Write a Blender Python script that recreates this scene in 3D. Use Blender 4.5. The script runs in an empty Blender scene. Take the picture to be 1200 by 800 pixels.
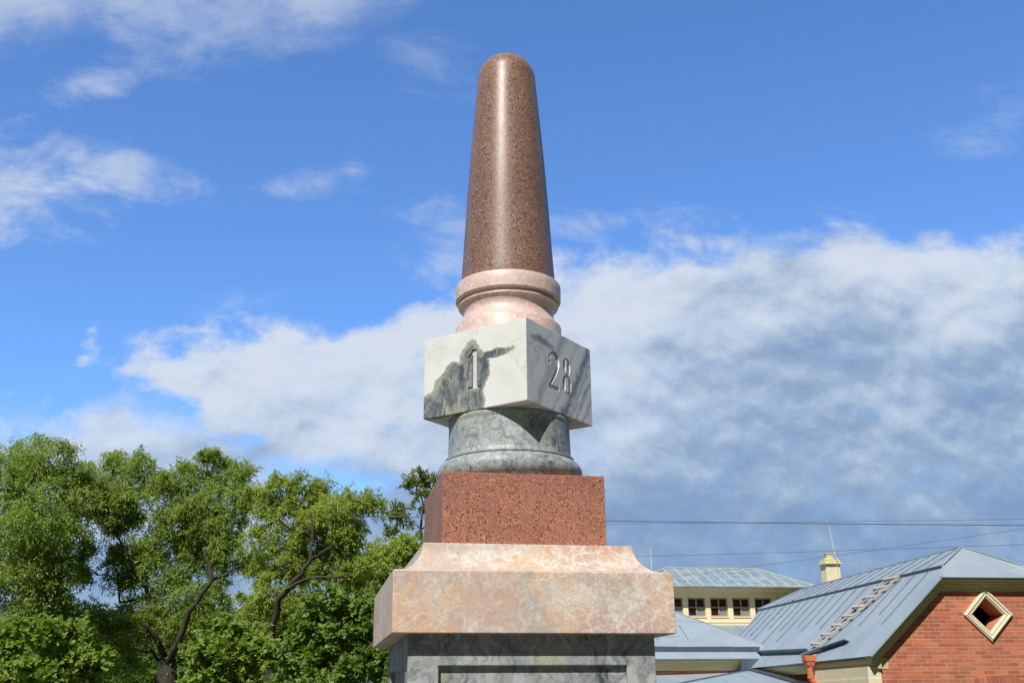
import bpy, bmesh, math, random
import numpy as np
from mathutils import Vector, Matrix

random.seed(7); RNG = np.random.default_rng(11)
R = math.radians
scene = bpy.context.scene
COL = scene.collection
EYE = 1.65
SUN_EL, SUN_AZ = 46.0, -20.0        # azimuth measured from -Y towards +X

# ------------------------------------------------------------------ helpers
def tag(o, label=None, cat=None, group=None, kind=None):
    if label: o['label'] = label
    if cat: o['category'] = cat
    if group: o['group'] = group
    if kind: o['kind'] = kind
    return o

def empty(name, loc, rz=0, label=None, cat=None, group=None):
    o = bpy.data.objects.new(name, None); COL.objects.link(o)
    o.location = loc; o.rotation_euler = (0, 0, rz)
    o.empty_display_size = .3
    return tag(o, label, cat, group)

class MB:
    """collects faces of one mesh"""
    def __init__(s, off=(0, 0, 0)):
        s.v = []; s.f = []; s.m = []; s.off = Vector(off)
    def add(s, vs, fs, mi=0):
        b = len(s.v); s.v += [Vector(x) - s.off for x in vs]
        s.f += [tuple(b + i for i in f) for f in fs]; s.m += [mi] * len(fs)
    def box(s, x0, x1, y0, y1, z0, z1, mi=0):
        v = [(x, y, z) for z in (z0, z1) for y in (y0, y1) for x in (x0, x1)]
        s.add(v, [(0, 2, 3, 1), (4, 5, 7, 6), (0, 1, 5, 4), (2, 6, 7, 3), (0, 4, 6, 2), (1, 3, 7, 5)], mi)
    def prism(s, poly, d, mi=0):
        """poly: list of 3d points, extruded by vector d"""
        n = len(poly); d = Vector(d); p = [Vector(q) for q in poly]
        nrm = Vector((0, 0, 0))
        for i in range(n): nrm += p[i].cross(p[(i + 1) % n])
        if nrm.dot(d) > 0: p.reverse()
        v = p + [q + d for q in p]
        f = [tuple(range(n)), tuple(reversed(range(n, 2 * n)))]
        f += [(i, i + n, (i + 1) % n + n, (i + 1) % n) for i in range(n)]
        s.add(v, f, mi)
    def bar(s, p, q, w, h, up=(0, 0, 1), lift=0, mi=0):
        p = Vector(p); q = Vector(q); t = (q - p).normalized(); up = Vector(up)
        sd = t.cross(up).normalized(); u = sd.cross(t).normalized()
        a = p + u * lift; b = q + u * lift
        poly = [a - sd * w / 2, a + sd * w / 2, a + sd * w / 2 + u * h, a - sd * w / 2 + u * h]
        s.prism(poly, b - a, mi)
    def tube(s, pts, rad, n=8, mi=0, cap=True):
        pts = [Vector(p) for p in pts]
        if not hasattr(rad, '__len__'): rad = [rad] * len(pts)
        vs = []; fs = []; ref = None
        for i, p in enumerate(pts):
            t = (pts[min(i + 1, len(pts) - 1)] - pts[max(i - 1, 0)]).normalized()
            if ref is None:
                ref = t.orthogonal().normalized()
            ref = (ref - t * ref.dot(t)).normalized(); b = t.cross(ref)
            for k in range(n):
                a = 2 * math.pi * k / n
                vs.append(p + (ref * math.cos(a) + b * math.sin(a)) * rad[i])
        for i in range(len(pts) - 1):
            for k in range(n):
                fs.append((i * n + k, i * n + (k + 1) % n, (i + 1) * n + (k + 1) % n, (i + 1) * n + k))
        if cap:
            fs.append(tuple(reversed(range(n)))); fs.append(tuple(range((len(pts) - 1) * n, len(pts) * n)))
        s.add(vs, fs, mi)
    def lathe(s, prof, n=128, mi=0, c=(0, 0)):
        vs = []; fs = []
        for r, z in prof:
            for k in range(n):
                a = 2 * math.pi * k / n; vs.append((c[0] + r * math.cos(a), c[1] + r * math.sin(a), z))
        m = len(prof)
        for i in range(m - 1):
            for k in range(n):
                fs.append((i * n + k, i * n + (k + 1) % n, (i + 1) * n + (k + 1) % n, (i + 1) * n + k))
        fs.append(tuple(reversed(range(n)))); fs.append(tuple(range((m - 1) * n, m * n)))
        s.add(vs, fs, mi)
    def mesh(s, name, mats):
        me = bpy.data.meshes.new(name)
        me.from_pydata([tuple(v) for v in s.v], [], s.f)
        for m in (mats if isinstance(mats, (list, tuple)) else [mats]): me.materials.append(m)
        me.polygons.foreach_set('material_index', s.m); me.update()
        return me
    def build(s, name, mats, parent=None, rz=0, smooth=None, bevel=0, seg=2):
        me = s.mesh(name, mats)
        o = bpy.data.objects.new(name, me); COL.objects.link(o)
        o.rotation_euler = (0, 0, rz)
        if parent: o.parent = parent
        if smooth is not None: smooth_angle(me, smooth)
        if bevel:
            b = o.modifiers.new('bevel', 'BEVEL'); b.width = bevel; b.segments = seg; b.limit_method = 'ANGLE'; b.angle_limit = R(30)
        return o

def smooth_angle(me, deg):
    bm = bmesh.new(); bm.from_mesh(me)
    for f in bm.faces: f.smooth = True
    for e in bm.edges:
        if len(e.link_faces) == 2:
            e.smooth = e.calc_face_angle(0) < R(deg)
    bm.to_mesh(me); bm.free()

def boolean(me, cutters):
    """me minus every cutter mesh, each a closed solid"""
    o = bpy.data.objects.new('work', me); COL.objects.link(o); cs = []
    for c in cutters:
        co = bpy.data.objects.new('work_cut', c); COL.objects.link(co); cs.append(co)
        m = o.modifiers.new('b', 'BOOLEAN'); m.operation = 'DIFFERENCE'; m.solver = 'EXACT'; m.object = co
        try: m.material_mode = 'INDEX'
        except Exception: pass
    dg = bpy.context.evaluated_depsgraph_get(); dg.update()
    out = bpy.data.meshes.new_from_object(o.evaluated_get(dg), depsgraph=dg)
    mats = [m for m in me.materials]
    for x in cs + [o]: bpy.data.objects.remove(x)
    out.materials.clear()
    for m in mats: out.materials.append(m)
    return out

# ------------------------------------------------------------------ materials
class NT:
    def __init__(s, name):
        s.mat = bpy.data.materials.new(name); s.mat.use_nodes = True
        s.t = s.mat.node_tree; s.n = s.t.nodes; s.b = s.n['Principled BSDF']
        s.co = s.n.new('ShaderNodeTexCoord').outputs['Object']
    def link(s, a, b): s.t.links.new(a, b)
    def node(s, typ, ins=None, **props):
        nd = s.n.new(typ)
        for k, v in props.items(): setattr(nd, k, v)
        for k, v in (ins or {}).items():
            i = nd.inputs[k]
            if hasattr(v, 'is_output') or isinstance(v, bpy.types.NodeSocket): s.link(v, i)
            else: i.default_value = v
        return nd
    def mapping(s, scale=(1, 1, 1), rot=(0, 0, 0), loc=(0, 0, 0), vec=None):
        return s.node('ShaderNodeMapping', {'Vector': vec or s.co, 'Scale': scale, 'Rotation': rot, 'Location': loc}).outputs[0]
    def noise(s, scale, detail=4, rough=.5, vec=None, dist=0, out='Fac'):
        return s.node('ShaderNodeTexNoise', {'Vector': vec or s.co, 'Scale': scale, 'Detail': detail, 'Roughness': rough, 'Distortion': dist}).outputs[out]
    def ramp(s, fac, stops, interp='LINEAR'):
        r = s.node('ShaderNodeValToRGB', {'Fac': fac}); cr = r.color_ramp; cr.interpolation = interp
        while len(cr.elements) < len(stops): cr.elements.new(.5)
        for e, (p, c) in zip(cr.elements, stops):
            e.position = p; e.color = (*c, 1) if hasattr(c, '__len__') else (c, c, c, 1)
        return r.outputs[0]
    def mix(s, fac, a, b, mode='MIX'):
        m = s.node('ShaderNodeMix', data_type='RGBA', blend_type=mode)
        for k, v in ((0, fac), (6, a), (7, b)):
            if isinstance(v, bpy.types.NodeSocket): s.link(v, m.inputs[k])
            else: m.inputs[k].default_value = (*v, 1) if hasattr(v, '__len__') else v
        return m.outputs[2]
    def math(s, op, a, b=0., c=0., clamp=False):
        m = s.node('ShaderNodeMath', operation=op, use_clamp=clamp)
        for i, v in enumerate((a, b, c)):
            if isinstance(v, bpy.types.NodeSocket): s.link(v, m.inputs[i])
            else: m.inputs[i].default_value = v
        return m.outputs[0]
    def sep(s, v=None):
        return s.node('ShaderNodeSeparateXYZ', {0: v or s.co}).outputs
    def vec(s, x, y, z):
        m = s.node('ShaderNodeCombineXYZ')
        for i, v in enumerate((x, y, z)):
            if isinstance(v, bpy.types.NodeSocket): s.link(v, m.inputs[i])
            else: m.inputs[i].default_value = v
        return m.outputs[0]
    def vadd(s, a, b, k=1.):
        sc = s.node('ShaderNodeVectorMath', operation='SCALE'); s.link(b, sc.inputs[0]); sc.inputs['Scale'].default_value = k
        ad = s.node('ShaderNodeVectorMath', operation='ADD'); s.link(a, ad.inputs[0]); s.link(sc.outputs[0], ad.inputs[1])
        return ad.outputs[0]
    def bump(s, h, strength=.3, dist=.01):
        b = s.node('ShaderNodeBump', {'Height': h, 'Strength': strength, 'Distance': dist})
        s.link(b.outputs[0], s.b.inputs['Normal'])
    def set(s, color=None, rough=None, **k):
        for key, v in [('Base Color', color), ('Roughness', rough)] + [(a.replace('_', ' '), b) for a, b in k.items()]:
            if v is None: continue
            if isinstance(v, bpy.types.NodeSocket): s.link(v, s.b.inputs[key])
            elif hasattr(v, '__len__'): s.b.inputs[key].default_value = (*v, 1)
            else: s.b.inputs[key].default_value = v
        return s.mat

def granite(name, stops, scale, rough, tint, stops_fine=None, roughvar=.1):
    t = NT(name)
    warp = t.vadd(t.co, t.noise(60, 3, out='Color'), .006)
    v = t.node('ShaderNodeTexVoronoi', {'Vector': warp, 'Scale': scale, 'Randomness': 1.0})
    cell = t.sep(v.outputs['Color'])[0]
    v2 = t.node('ShaderNodeTexVoronoi', {'Vector': warp, 'Scale': scale * 2.3})
    c2 = t.sep(v2.outputs['Color'])[1]
    col = t.ramp(cell, stops, 'CONSTANT')
    col2 = t.ramp(c2, stops_fine or stops, 'CONSTANT')
    col = t.mix(t.ramp(t.noise(28, 2), [(.45, 0.), (.6, .75)]), col, col2)
    big = t.noise(3.0, 4, .6)
    col = t.mix(1., col, t.ramp(big, [(.3, tint[0]), (.7, tint[1])]), 'MULTIPLY')
    r = t.math('MULTIPLY_ADD', t.noise(14, 5, .7), roughvar, rough - roughvar / 2)
    t.set(col, r, IOR=1.5)
    t.bump(t.noise(150, 3), .05, .002)
    return t.mat

M = {}
M['granite_red'] = granite('red_granite', [(0, (.035, .028, .028)), (.13, (.14, .10, .09)), (.25, (.33, .14, .095)), (.46, (.47, .165, .095)), (.7, (.52, .235, .15)), (.90, (.50, .27, .2)), (.96, (.46, .36, .3))], 205, .42, ((.82, .8, .8), (1.1, 1.05, 1.02)))
M['granite_shaft'] = granite('brown_granite', [(0, (.035, .028, .026)), (.2, (.13, .09, .075)), (.36, (.27, .15, .11)), (.58, (.38, .20, .135)), (.78, (.36, .24, .19)), (.92, (.44, .33, .27))], 215, .40, ((.78, .76, .78), (1.08, 1.02, 1.0)), roughvar=.12)

def collar_mat():
    t = NT('pink_collar_stone')
    v = t.node('ShaderNodeTexVoronoi', {'Vector': t.vadd(t.co, t.noise(30, 3, out='Color'), .02), 'Scale': 70.})
    col = t.ramp(t.sep(v.outputs['Color'])[0], [(0, (.62, .40, .36)), (.35, (.68, .475, .43)), (.7, (.72, .56, .515)), (.93, (.78, .70, .66))], 'CONSTANT')
    col = t.mix(t.ramp(t.noise(5, 4, .6), [(.35, 0.), (.65, .6)]), col, (.70, .585, .51))
    col = t.mix(t.ramp(t.noise(16, 6, .75), [(.56, 0.), (.72, .35)]), col, (.45, .32, .27))
    t.set(col, .42); t.bump(t.noise(90, 4), .06, .002); return t.mat
M['collar'] = collar_mat()

def grey_marble(name, light, dark, tint, rough, scale=1.):
    t = NT(name)
    w = t.vadd(t.co, t.noise(2.2 * scale, 4, .6, out='Color'), .5)
    m = t.mapping(scale=(2.2, 2.2, .75), rot=(.5, .25, .3), vec=w)
    a = t.noise(3.2 * scale, 8, .68, vec=m, dist=.7)
    b = t.noise(9 * scale, 7, .7, vec=m, dist=1.2)
    f = t.math('MULTIPLY_ADD', b, .55, t.math('MULTIPLY', a, .55))
    col = t.ramp(f, [(.43, tuple(.6 * x for x in dark)), (.50, tuple(.5 * x + .5 * y for x, y in zip(dark, light))), (.57, light), (.64, tuple(min(1, x * 1.4) for x in light))])
    y = t.ramp(t.noise(4.5 * scale, 5, .6, vec=t.mapping(loc=(3, 1, 2))), [(.55, 0.), (.68, .55)])
    col = t.mix(y, col, tint)
    fine = t.noise(26, 7, .8, vec=m, dist=2.)
    col = t.mix(t.ramp(fine, [(.57, 0.), (.66, .5)]), col, tuple(min(1, x * 1.6) for x in light))
    t.set(col, rough); t.bump(t.noise(60, 5, .7), .12, .003); return t.mat
M['marble_grey'] = grey_marble('grey_green_marble', (.29, .31, .31), (.09, .11, .12), (.38, .40, .24), .55)
M['marble_drum'] = grey_marble('veined_drum_marble', (.33, .37, .37), (.10, .125, .145), (.42, .44, .25), .5, 1.9)

def slab_mat():
    t = NT('pink_breccia_marble')
    w = t.vadd(t.co, t.noise(6, 7, .7, out='Color'), .22)
    pat = t.node('ShaderNodeTexVoronoi', {'Vector': w, 'Scale': 6.5, 'Randomness': 1.}, feature='SMOOTH_F1'); pat.inputs['Smoothness'].default_value = .25
    c = t.sep(pat.outputs['Color'])[0]
    col = t.ramp(c, [(.15, (.50, .40, .34)), (.35, (.58, .45, .37)), (.5, (.52, .36, .305)), (.65, (.66, .57, .49)), (.85, (.47, .40, .35))])
    col = t.mix(t.ramp(t.noise(3.1, 9, .72, vec=t.mapping(loc=(1.7, .4, .2))), [(.485, 0.), (.535, .9)]), col, (.66, .42, .255))
    col = t.mix(t.ramp(t.noise(3.6, 9, .72, vec=t.mapping(loc=(5., 2, 7.4))), [(.50, 0.), (.62, .85)]), col, (.62, .60, .56))
    sx = t.sep()[0]
    red = t.math('MULTIPLY', t.ramp(sx, [(.02, 0.), (.25, 1.)]), t.ramp(t.noise(4.5, 8, .7, vec=t.mapping(loc=(9., 3, 1.4))), [(.44, 0.), (.56, .8)]))
    col = t.mix(red, col, (.50, .325, .275))
    # healing veins: ridges of warped noise, two sizes
    for sc, d, wd, am, lc in ((3.4, .25, .0045, .85, 1), (7., .4, .012, .7, 4), (15., .3, .022, .5, 7)):
        nn = t.noise(sc, 5, .6, vec=t.mapping(loc=(lc, lc, 0), scale=(1, 1, 1.2)), dist=d)
        e = t.math('ABSOLUTE', t.math('SUBTRACT', nn, .5))
        line = t.ramp(e, [(0, am), (wd, am * .4), (wd * 2.4, 0.)])
        msk = t.ramp(t.noise(3.3, 4, .6, vec=t.mapping(loc=(sc, 0, 0))), [(.40, .05), (.58, 1.)])
        col = t.mix(t.math('MULTIPLY', line, msk), col, (.80, .745, .67))
    w3 = t.vadd(t.co, t.noise(11, 6, .7, out='Color'), .11)
    for sc3, am3 in ((11., .8), (26., .55)):
        e = t.node('ShaderNodeTexVoronoi', {'Vector': w3, 'Scale': sc3}, feature='DISTANCE_TO_EDGE').outputs['Distance']
        ck = t.math('MULTIPLY', t.ramp(e, [(0, am3), (.03, am3 * .4), (.07, 0.)]), t.ramp(t.math('ADD', t.noise(2.6, 5, .65, vec=t.mapping(loc=(1, 8, 2))), t.math('MULTIPLY', sx, .22)), [(.50, .08), (.60, 1.)]))
        col = t.mix(ck, col, (.82, .76, .68))
    grit = t.noise(42, 7, .8)
    col = t.mix(t.ramp(grit, [(.50, 0.), (.64, .7)]), col, (.45, .355, .295))
    col = t.mix(t.ramp(t.noise(95, 4, .7), [(.60, 0.), (.70, .8)]), col, (.20, .165, .135))
    col = t.mix(t.ramp(t.noise(60, 5, .7, vec=t.mapping(loc=(3, 3, 3))), [(.58, 0.), (.68, .6)]), col, (.66, .60, .52))
    t.set(col, .52); t.bump(grit, .15, .003); return t.mat
M['slab'] = slab_mat()

def cube_mat():
    """white marble; local frame: front of the local frame (-Y) is the 28 face, -X the 1 face"""
    t = NT('white_marble')
    t.co = t.mapping(loc=(0, 0, -(1.6615 + EYE)))
    x, y, z = t.sep()[0:3]
    n1 = t.noise(5.5, 6, .62, out='Color'); n2 = t.noise(22, 5, .65, out='Color')
    half = t.vec(-.5, -.5, -.5)
    w = t.vadd(t.vadd(t.vadd(t.co, half), n1, .13), n2, .035)   # displaced position
    w = t.vadd(w, t.vec(1, 1, 1), .5 - .0825 )
    wx, wy, wz = t.sep(w)[0:3]
    # grey body on the 1 face: blobs in (y, z)
    fld = None
    for cy, cz, ry, rz, an in ((.235, -.20, .20, .13, -.25), (.12, -.12, .15, .15, .2), (.10, -.01, .10, .085, .5), (.025, .01, .07, .17, .12), (.0, -.17, .085, .13, .0), (-.045, .0, .055, .13, -.25), (-.04, -.12, .05, .13, -.1), (-.13, .055, .16, .030, -.08), (.33, -.19, .08, .09, 0)):
        dy = t.math('SUBTRACT', wy, cy); dz = t.math('SUBTRACT', wz, cz)
        ca, sa = math.cos(an), math.sin(an)
        p = t.math('DIVIDE', t.math('ADD', t.math('MULTIPLY', dy, ca), t.math('MULTIPLY', dz, sa)), ry)
        q = t.math('DIVIDE', t.math('SUBTRACT', t.math('MULTIPLY', dz, ca), t.math('MULTIPLY', dy, sa)), rz)
        d = t.math('SUBTRACT', 1., t.math('SQRT', t.math('ADD', t.math('MULTIPLY', p, p), t.math('MULTIPLY', q, q))))
        fld = d if fld is None else t.math('MAXIMUM', fld, d)
    face1 = t.math('LESS_THAN', x, -.29)
    body = t.math('MULTIPLY', t.ramp(fld, [(0, 0.), (.05, .55), (.30, 1.)]), face1)
    rim = t.math('MULTIPLY', t.ramp(fld, [(0, 0.), (.03, 1.), (.14, .55), (.26, 0.)]), face1)
    # diagonal veins through the block (mostly seen on the 28 face)
    m = t.mapping(scale=(1, 1, 1), rot=(0, R(-33), 0), vec=w)
    mx = t.sep(m)[0]
    vein = None
    for c0, wd, am in ((.145, .046, .95), (-.085, .045, .5), (.195, .018, .6), (.245, .022, .65), (.05, .02, .35), (-.2, .012, .3), (.31, .02, .6)):
        d = t.math('ABSOLUTE', t.math('SUBTRACT', mx, c0))
        q = t.math('MULTIPLY', t.math('SUBTRACT', 1., t.math('DIVIDE', d, wd), clamp=True), am)
        vein = q if vein is None else t.math('MAXIMUM', vein, q)
    vein = t.math('MULTIPLY', vein, t.ramp(t.noise(9, 5, .7), [(.32, .3), (.5, 1.)]))
    sm = t.math('ADD', t.math('POWER', t.math('DIVIDE', t.math('ADD', wx, .17), .13), 2.), t.math('POWER', t.math('DIVIDE', t.math('SUBTRACT', wz, .125), .028), 2.))
    sm = t.math('MULTIPLY', t.math('SUBTRACT', 1.1, sm, clamp=True), .8)
    vein = t.math('MAXIMUM', vein, sm)
    vein = t.math('MULTIPLY', vein, t.math('SUBTRACT', 1., face1))
    st = t.noise(8, 8, .75, vec=t.mapping(scale=(1.4, 2.6, .7), rot=(R(-38), 0, 0), vec=w), dist=.9)
    grey = t.ramp(st, [(.40, (.085, .10, .115)), (.5, (.155, .175, .19)), (.60, (.34, .36, .35))])
    base = t.ramp(t.noise(6, 5, .6), [(.35, (.68, .685, .66)), (.6, (.755, .76, .74))])
    col = t.mix(body, base, grey)
    col = t.mix(t.math('MULTIPLY', t.ramp(t.noise(6, 5, .6, vec=t.mapping(loc=(4, 4, 0))), [(.52, 0.), (.62, .6)]), body), col, (.48, .49, .30))
    olive = t.ramp(t.noise(40, 6, .8, dist=1.), [(.44, (.17, .18, .13)), (.58, (.46, .46, .36))])
    col = t.mix(t.math('MULTIPLY', rim, t.ramp(t.noise(13, 5, .7), [(.40, .2), (.55, .95)])), col, olive)
    col = t.mix(vein, col, (.115, .135, .16))
    # hair cracks
    e = t.node('ShaderNodeTexVoronoi', {'Vector': t.vadd(t.co, n1, .35), 'Scale': 2.1}, feature='DISTANCE_TO_EDGE').outputs['Distance']
    crack = t.math('MULTIPLY', t.ramp(e, [(0, .65), (.012, 0.)]), t.ramp(t.noise(4, 3, vec=t.mapping(loc=(2, 7, 1))), [(.5, 0.), (.6, 1.)]))
    col = t.mix(crack, col, (.28, .30, .26))
    t.set(col, .28); t.bump(t.noise(35, 5, .7), .05, .002); return t.mat
M['cube'] = cube_mat()

def simple(name, c, rough=.5, var=.12, scale=6., bump=0, metal=0., dirt=None):
    t = NT(name)
    lo = tuple(x * (1 - var) for x in c); hi = tuple(min(1, x * (1 + var)) for x in c)
    col = t.ramp(t.noise(scale, 6, .65), [(.32, lo), (.68, hi)])
    if dirt:
        col = t.mix(t.ramp(t.noise(scale * 3, 6, .75), [(.52, 0.), (.72, .6)]), col, dirt)
    t.set(col, t.math('MULTIPLY_ADD', t.noise(scale * 2, 4), .2, rough - .1), Metallic=metal)
    if bump: t.bump(t.noise(scale * 6, 5, .7), bump, .01)
    return t.mat
M['carved'] = simple('carved_marble', (.60, .60, .58), .75, .12, 40, .3)
M['cream'] = simple('cream_plaster', (.74, .66, .47), .75, .07, 2.5, .08, dirt=(.55, .48, .33))
M['cream_pale'] = simple('pale_cream_plaster', (.80, .70, .47), .75, .06, 2.0, .08, dirt=(.68, .58, .38))
M['trim'] = simple('cream_moulding_paint', (.58, .49, .27), .5, .08, 4, .05, dirt=(.45, .35, .16))
M['wood_frame'] = simple('orange_window_wood', (.50, .24, .075), .5, .15, 12)
M['glass'] = NT('window_glass').set((.012, .016, .02), .04, IOR=1.5)
M['glass_pale'] = NT('glass_painted_reflection').set((.20, .26, .33), .08, IOR=1.5)  # pale tint painted for the sky mirrored in the lower right panes
M['terracotta'] = simple('orange_painted_metal', (.66, .18, .08), .42, .1, 9, .02, dirt=(.42, .11, .06))
M['slate_metal'] = simple('dark_slate_metal', (.075, .10, .135), .45, .25, 9, .05, dirt=(.16, .2, .24))
M['white_plastic'] = simple('white_plastic', (.72, .73, .74), .35, .05)
M['black_plastic'] = simple('black_plastic', (.02, .02, .022), .35, .1)
M['rod'] = simple('pale_rod_metal', (.62, .60, .52), .4, .1, 9)
M['cable'] = simple('dark_cable', (.10, .115, .14), .6, .1)
M['lichen'] = simple('yellow_chimney_cap', (.66, .62, .36), .7, .25, 14, .2, dirt=(.66, .52, .14))
M['reveal'] = simple('salmon_reveal', (.55, .22, .13), .8, .15, 6, .1)
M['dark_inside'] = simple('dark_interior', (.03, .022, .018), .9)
M['oldwood'] = simple('weathered_ladder_wood', (.50, .44, .36), .8, .2, 9, .25, dirt=(.35, .28, .22))

def sheet_metal(name, c, c2, scale=1.2, rough=.42):
    t = NT(name)
    col = t.ramp(t.noise(scale, 6, .6), [(.35, c), (.65, c2)])
    # individual sheets weather a little differently
    br = t.node('ShaderNodeTexVoronoi', {'Vector': t.mapping(scale=(1.1, 1.7, .6)), 'Scale': 1.})
    col = t.mix(.16, col, t.ramp(t.sep(br.outputs['Color'])[0], [(0, tuple(x * .72 for x in c)), (1, tuple(min(1, x * 1.25) for x in c2))]))
    st = t.noise(9, 6, .75, vec=t.mapping(scale=(1.3, 1.3, .4)))
    col = t.mix(t.ramp(st, [(.56, 0.), (.74, .35)]), col, tuple(x * .7 + .08 for x in c2))
    t.set(col, t.math('MULTIPLY_ADD', t.noise(5, 5, .6), .28, rough - .12), Metallic=.0, IOR=1.45)
    t.bump(t.noise(2.4, 3, .5), .35, .03)
    return t.mat
M['roof'] = sheet_metal('blue_grey_roof_metal', (.29, .355, .42), (.34, .405, .465))
M['roof_seam'] = simple('dark_roof_seam', (.17, .21, .26), .5, .3, 12)  # seam ribs coloured darker than the sheets
def old_roof():
    t = NT('old_glazed_roof')
    col = t.ramp(t.noise(3.0, 6, .7), [(.35, (.17, .25, .33)), (.52, (.24, .32, .39)), (.66, (.40, .44, .42))])
    t.set(col, .55); return t.mat
M['roof_old'] = old_roof()
M['roof_old_seam'] = simple('pale_seam_paint', (.50, .55, .47), .5, .15, 8)

def brick(name, ax):
    t = NT(name); s = t.sep()
    v = t.vec(s[ax], s[2], 0.)
    v = t.vadd(v, t.vadd(t.vec(-.5, -.5, -.5), t.noise(14, 3, out='Color')), .012)
    b = t.node('ShaderNodeTexBrick', {'Vector': v, 'Color1': (.56, .175, .088, 1), 'Color2': (.46, .135, .072, 1), 'Mortar': (.62, .34, .24, 1),
        'Scale': 1., 'Mortar Size': .005, 'Mortar Smooth': .4, 'Bias': -.25, 'Brick Width': .235, 'Row Height': .0685}, offset=.5)
    b2 = t.node('ShaderNodeTexBrick', {'Vector': v, 'Color1': (1.22, 1.2, 1.1, 1), 'Color2': (.66, .68, .74, 1), 'Mortar': (1, 1, 1, 1),
        'Scale': 1., 'Mortar Size': .0065, 'Bias': .1, 'Brick Width': .235, 'Row Height': .0685}, offset=.5)
    b2.offset_frequency = 2; b2.squash = 1.0
    col = t.mix(.75, b.outputs['Color'], b2.outputs['Color'], 'MULTIPLY')
    col = t.mix(t.ramp(t.noise(7, 6, .75), [(.5, 0.), (.72, .55)]), col, (.50, .26, .17))
    col = t.mix(t.ramp(t.noise(1.6, 4, .6), [(.35, .35), (.6, 0.)]), col, (.36, .11, .065))
    col = t.mix(t.ramp(t.noise(23, 5, .8), [(.60, 0.), (.70, .6)]), col, (.20, .085, .07))
    pale = t.math('MULTIPLY', b.outputs['Fac'], t.ramp(t.noise(5, 5, .75, vec=t.mapping(loc=(2, 2, 2))), [(.50, 0.), (.62, .7)]))
    col = t.mix(pale, col, (.70, .52, .41))
    t.set(col, .85)
    t.bump(t.math('SUBTRACT', t.math('MULTIPLY', t.noise(40, 5, .7), .35), b.outputs['Fac']), .55, .012)
    return t.mat
M['brick_x'] = brick('brick_masonry_front', 0); M['brick_y'] = brick('brick_masonry_side', 1)
def voussoir():
    t = NT('arch_brick'); g = t.node('ShaderNodeNewGeometry')
    col = t.ramp(g.outputs['Random Per Island'], [(0, (.30, .085, .05)), (.5, (.42, .14, .08)), (1, (.50, .21, .12))])
    t.set(col, .85); t.bump(t.noise(40, 5, .7), .4, .01); return t.mat
M['arch'] = voussoir()

def leaf(name, a, b, c, trans=.42):
    t = NT(name); g = t.node('ShaderNodeNewGeometry')
    col = t.ramp(g.outputs['Random Per Island'], [(0, a), (.5, b), (1, c)])
    cl = t.noise(.9, 3, .6)
    col = t.mix(t.ramp(cl, [(.38, 0.), (.62, .55)]), col, c)
    t.set(col, .5)
    t.b.inputs['Specular IOR Level'].default_value = .35
    tr = t.node('ShaderNodeBsdfTranslucent'); t.link(t.mix(1., col, (1.5, 1.55, .6), 'MULTIPLY'), tr.inputs[0])
    ms = t.node('ShaderNodeMixShader'); ms.inputs[0].default_value = trans
    t.link(t.b.outputs[0], ms.inputs[1]); t.link(tr.outputs[0], ms.inputs[2])
    t.link(ms.outputs[0], t.n['Material Output'].inputs[0]); return t.mat
M['leaf_willow'] = leaf('willow_leaves', (.165, .255, .048), (.235, .33, .066), (.32, .41, .105))
M['leaf_pale'] = leaf('pale_willow_leaves', (.22, .30, .05), (.29, .375, .07), (.38, .45, .11))
M['leaf_dark'] = leaf('dark_leaves', (.11, .19, .035), (.155, .25, .05), (.22, .315, .07))
M['leaf_linden'] = leaf('linden_leaves', (.14, .235, .04), (.20, .305, .055), (.29, .385, .085))
M['leaf_olive'] = leaf('olive_leaves', (.14, .19, .06), (.19, .24, .075), (.26, .31, .11))
M['bark'] = simple('bark', (.06, .048, .036), .9, .35, 5, .6)

M['mortar'] = simple('grey_mortar', (.30, .28, .25), .9, .2, 20, .3)
# ------------------------------------------------------------------ camera
cam = bpy.data.cameras.new('camera'); co = bpy.data.objects.new('camera', cam); COL.objects.link(co)
cam.lens = 37.72; cam.sensor_width = 36; cam.sensor_fit = 'HORIZONTAL'; cam.clip_end = 3000; cam.clip_start = .1
PITCH = R(18.769)
co.matrix_world = Matrix.Translation((0, 0, EYE)) @ (Matrix.Rotation(R(90) + PITCH, 4, 'X') @ Matrix.Rotation(-.009, 4, 'Z'))
scene.camera = co

# ------------------------------------------------------------------ ground
def ground_mat():
    t = NT('grass_ground')
    col = t.ramp(t.noise(.35, 6, .65), [(.3, (.035, .06, .015)), (.55, (.055, .085, .022)), (.75, (.08, .10, .035))])
    col = t.mix(t.ramp(t.noise(18, 5, .8), [(.45, 0.), (.7, .6)]), col, (.035, .06, .015))
    t.set(col, .9); t.bump(t.noise(20, 6, .8), .8, .05); return t.mat
def gravel_mat():
    t = NT('gravel')
    v = t.node('ShaderNodeTexVoronoi', {'Vector': t.co, 'Scale': 60.})
    col = t.ramp(t.sep(v.outputs['Color'])[0], [(0, (.10, .09, .075)), (.5, (.15, .135, .11)), (1, (.21, .19, .16))])
    t.set(col, .9); t.bump(v.outputs['Distance'], .6, .01); return t.mat
g = MB(); g.add([(-900, -900, 0), (900, -900, 0), (900, 900, 0), (-900, 900, 0)], [(0, 1, 2, 3)])
tag(g.build('ground', ground_mat()), kind='structure')
g = MB(); n = 64
g.add([(5.4 * math.cos(2 * math.pi * k / n), 5.6 + 5.4 * math.sin(2 * math.pi * k / n), .006) for k in range(n)], [tuple(range(n))])
g.add([(-1.6, -20, .010), (1.6, -20, .010), (1.6, .6, .010), (-1.6, .6, .010)], [(0, 1, 2, 3)])
tag(g.build('gravel_path', gravel_mat()), kind='structure')

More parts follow.
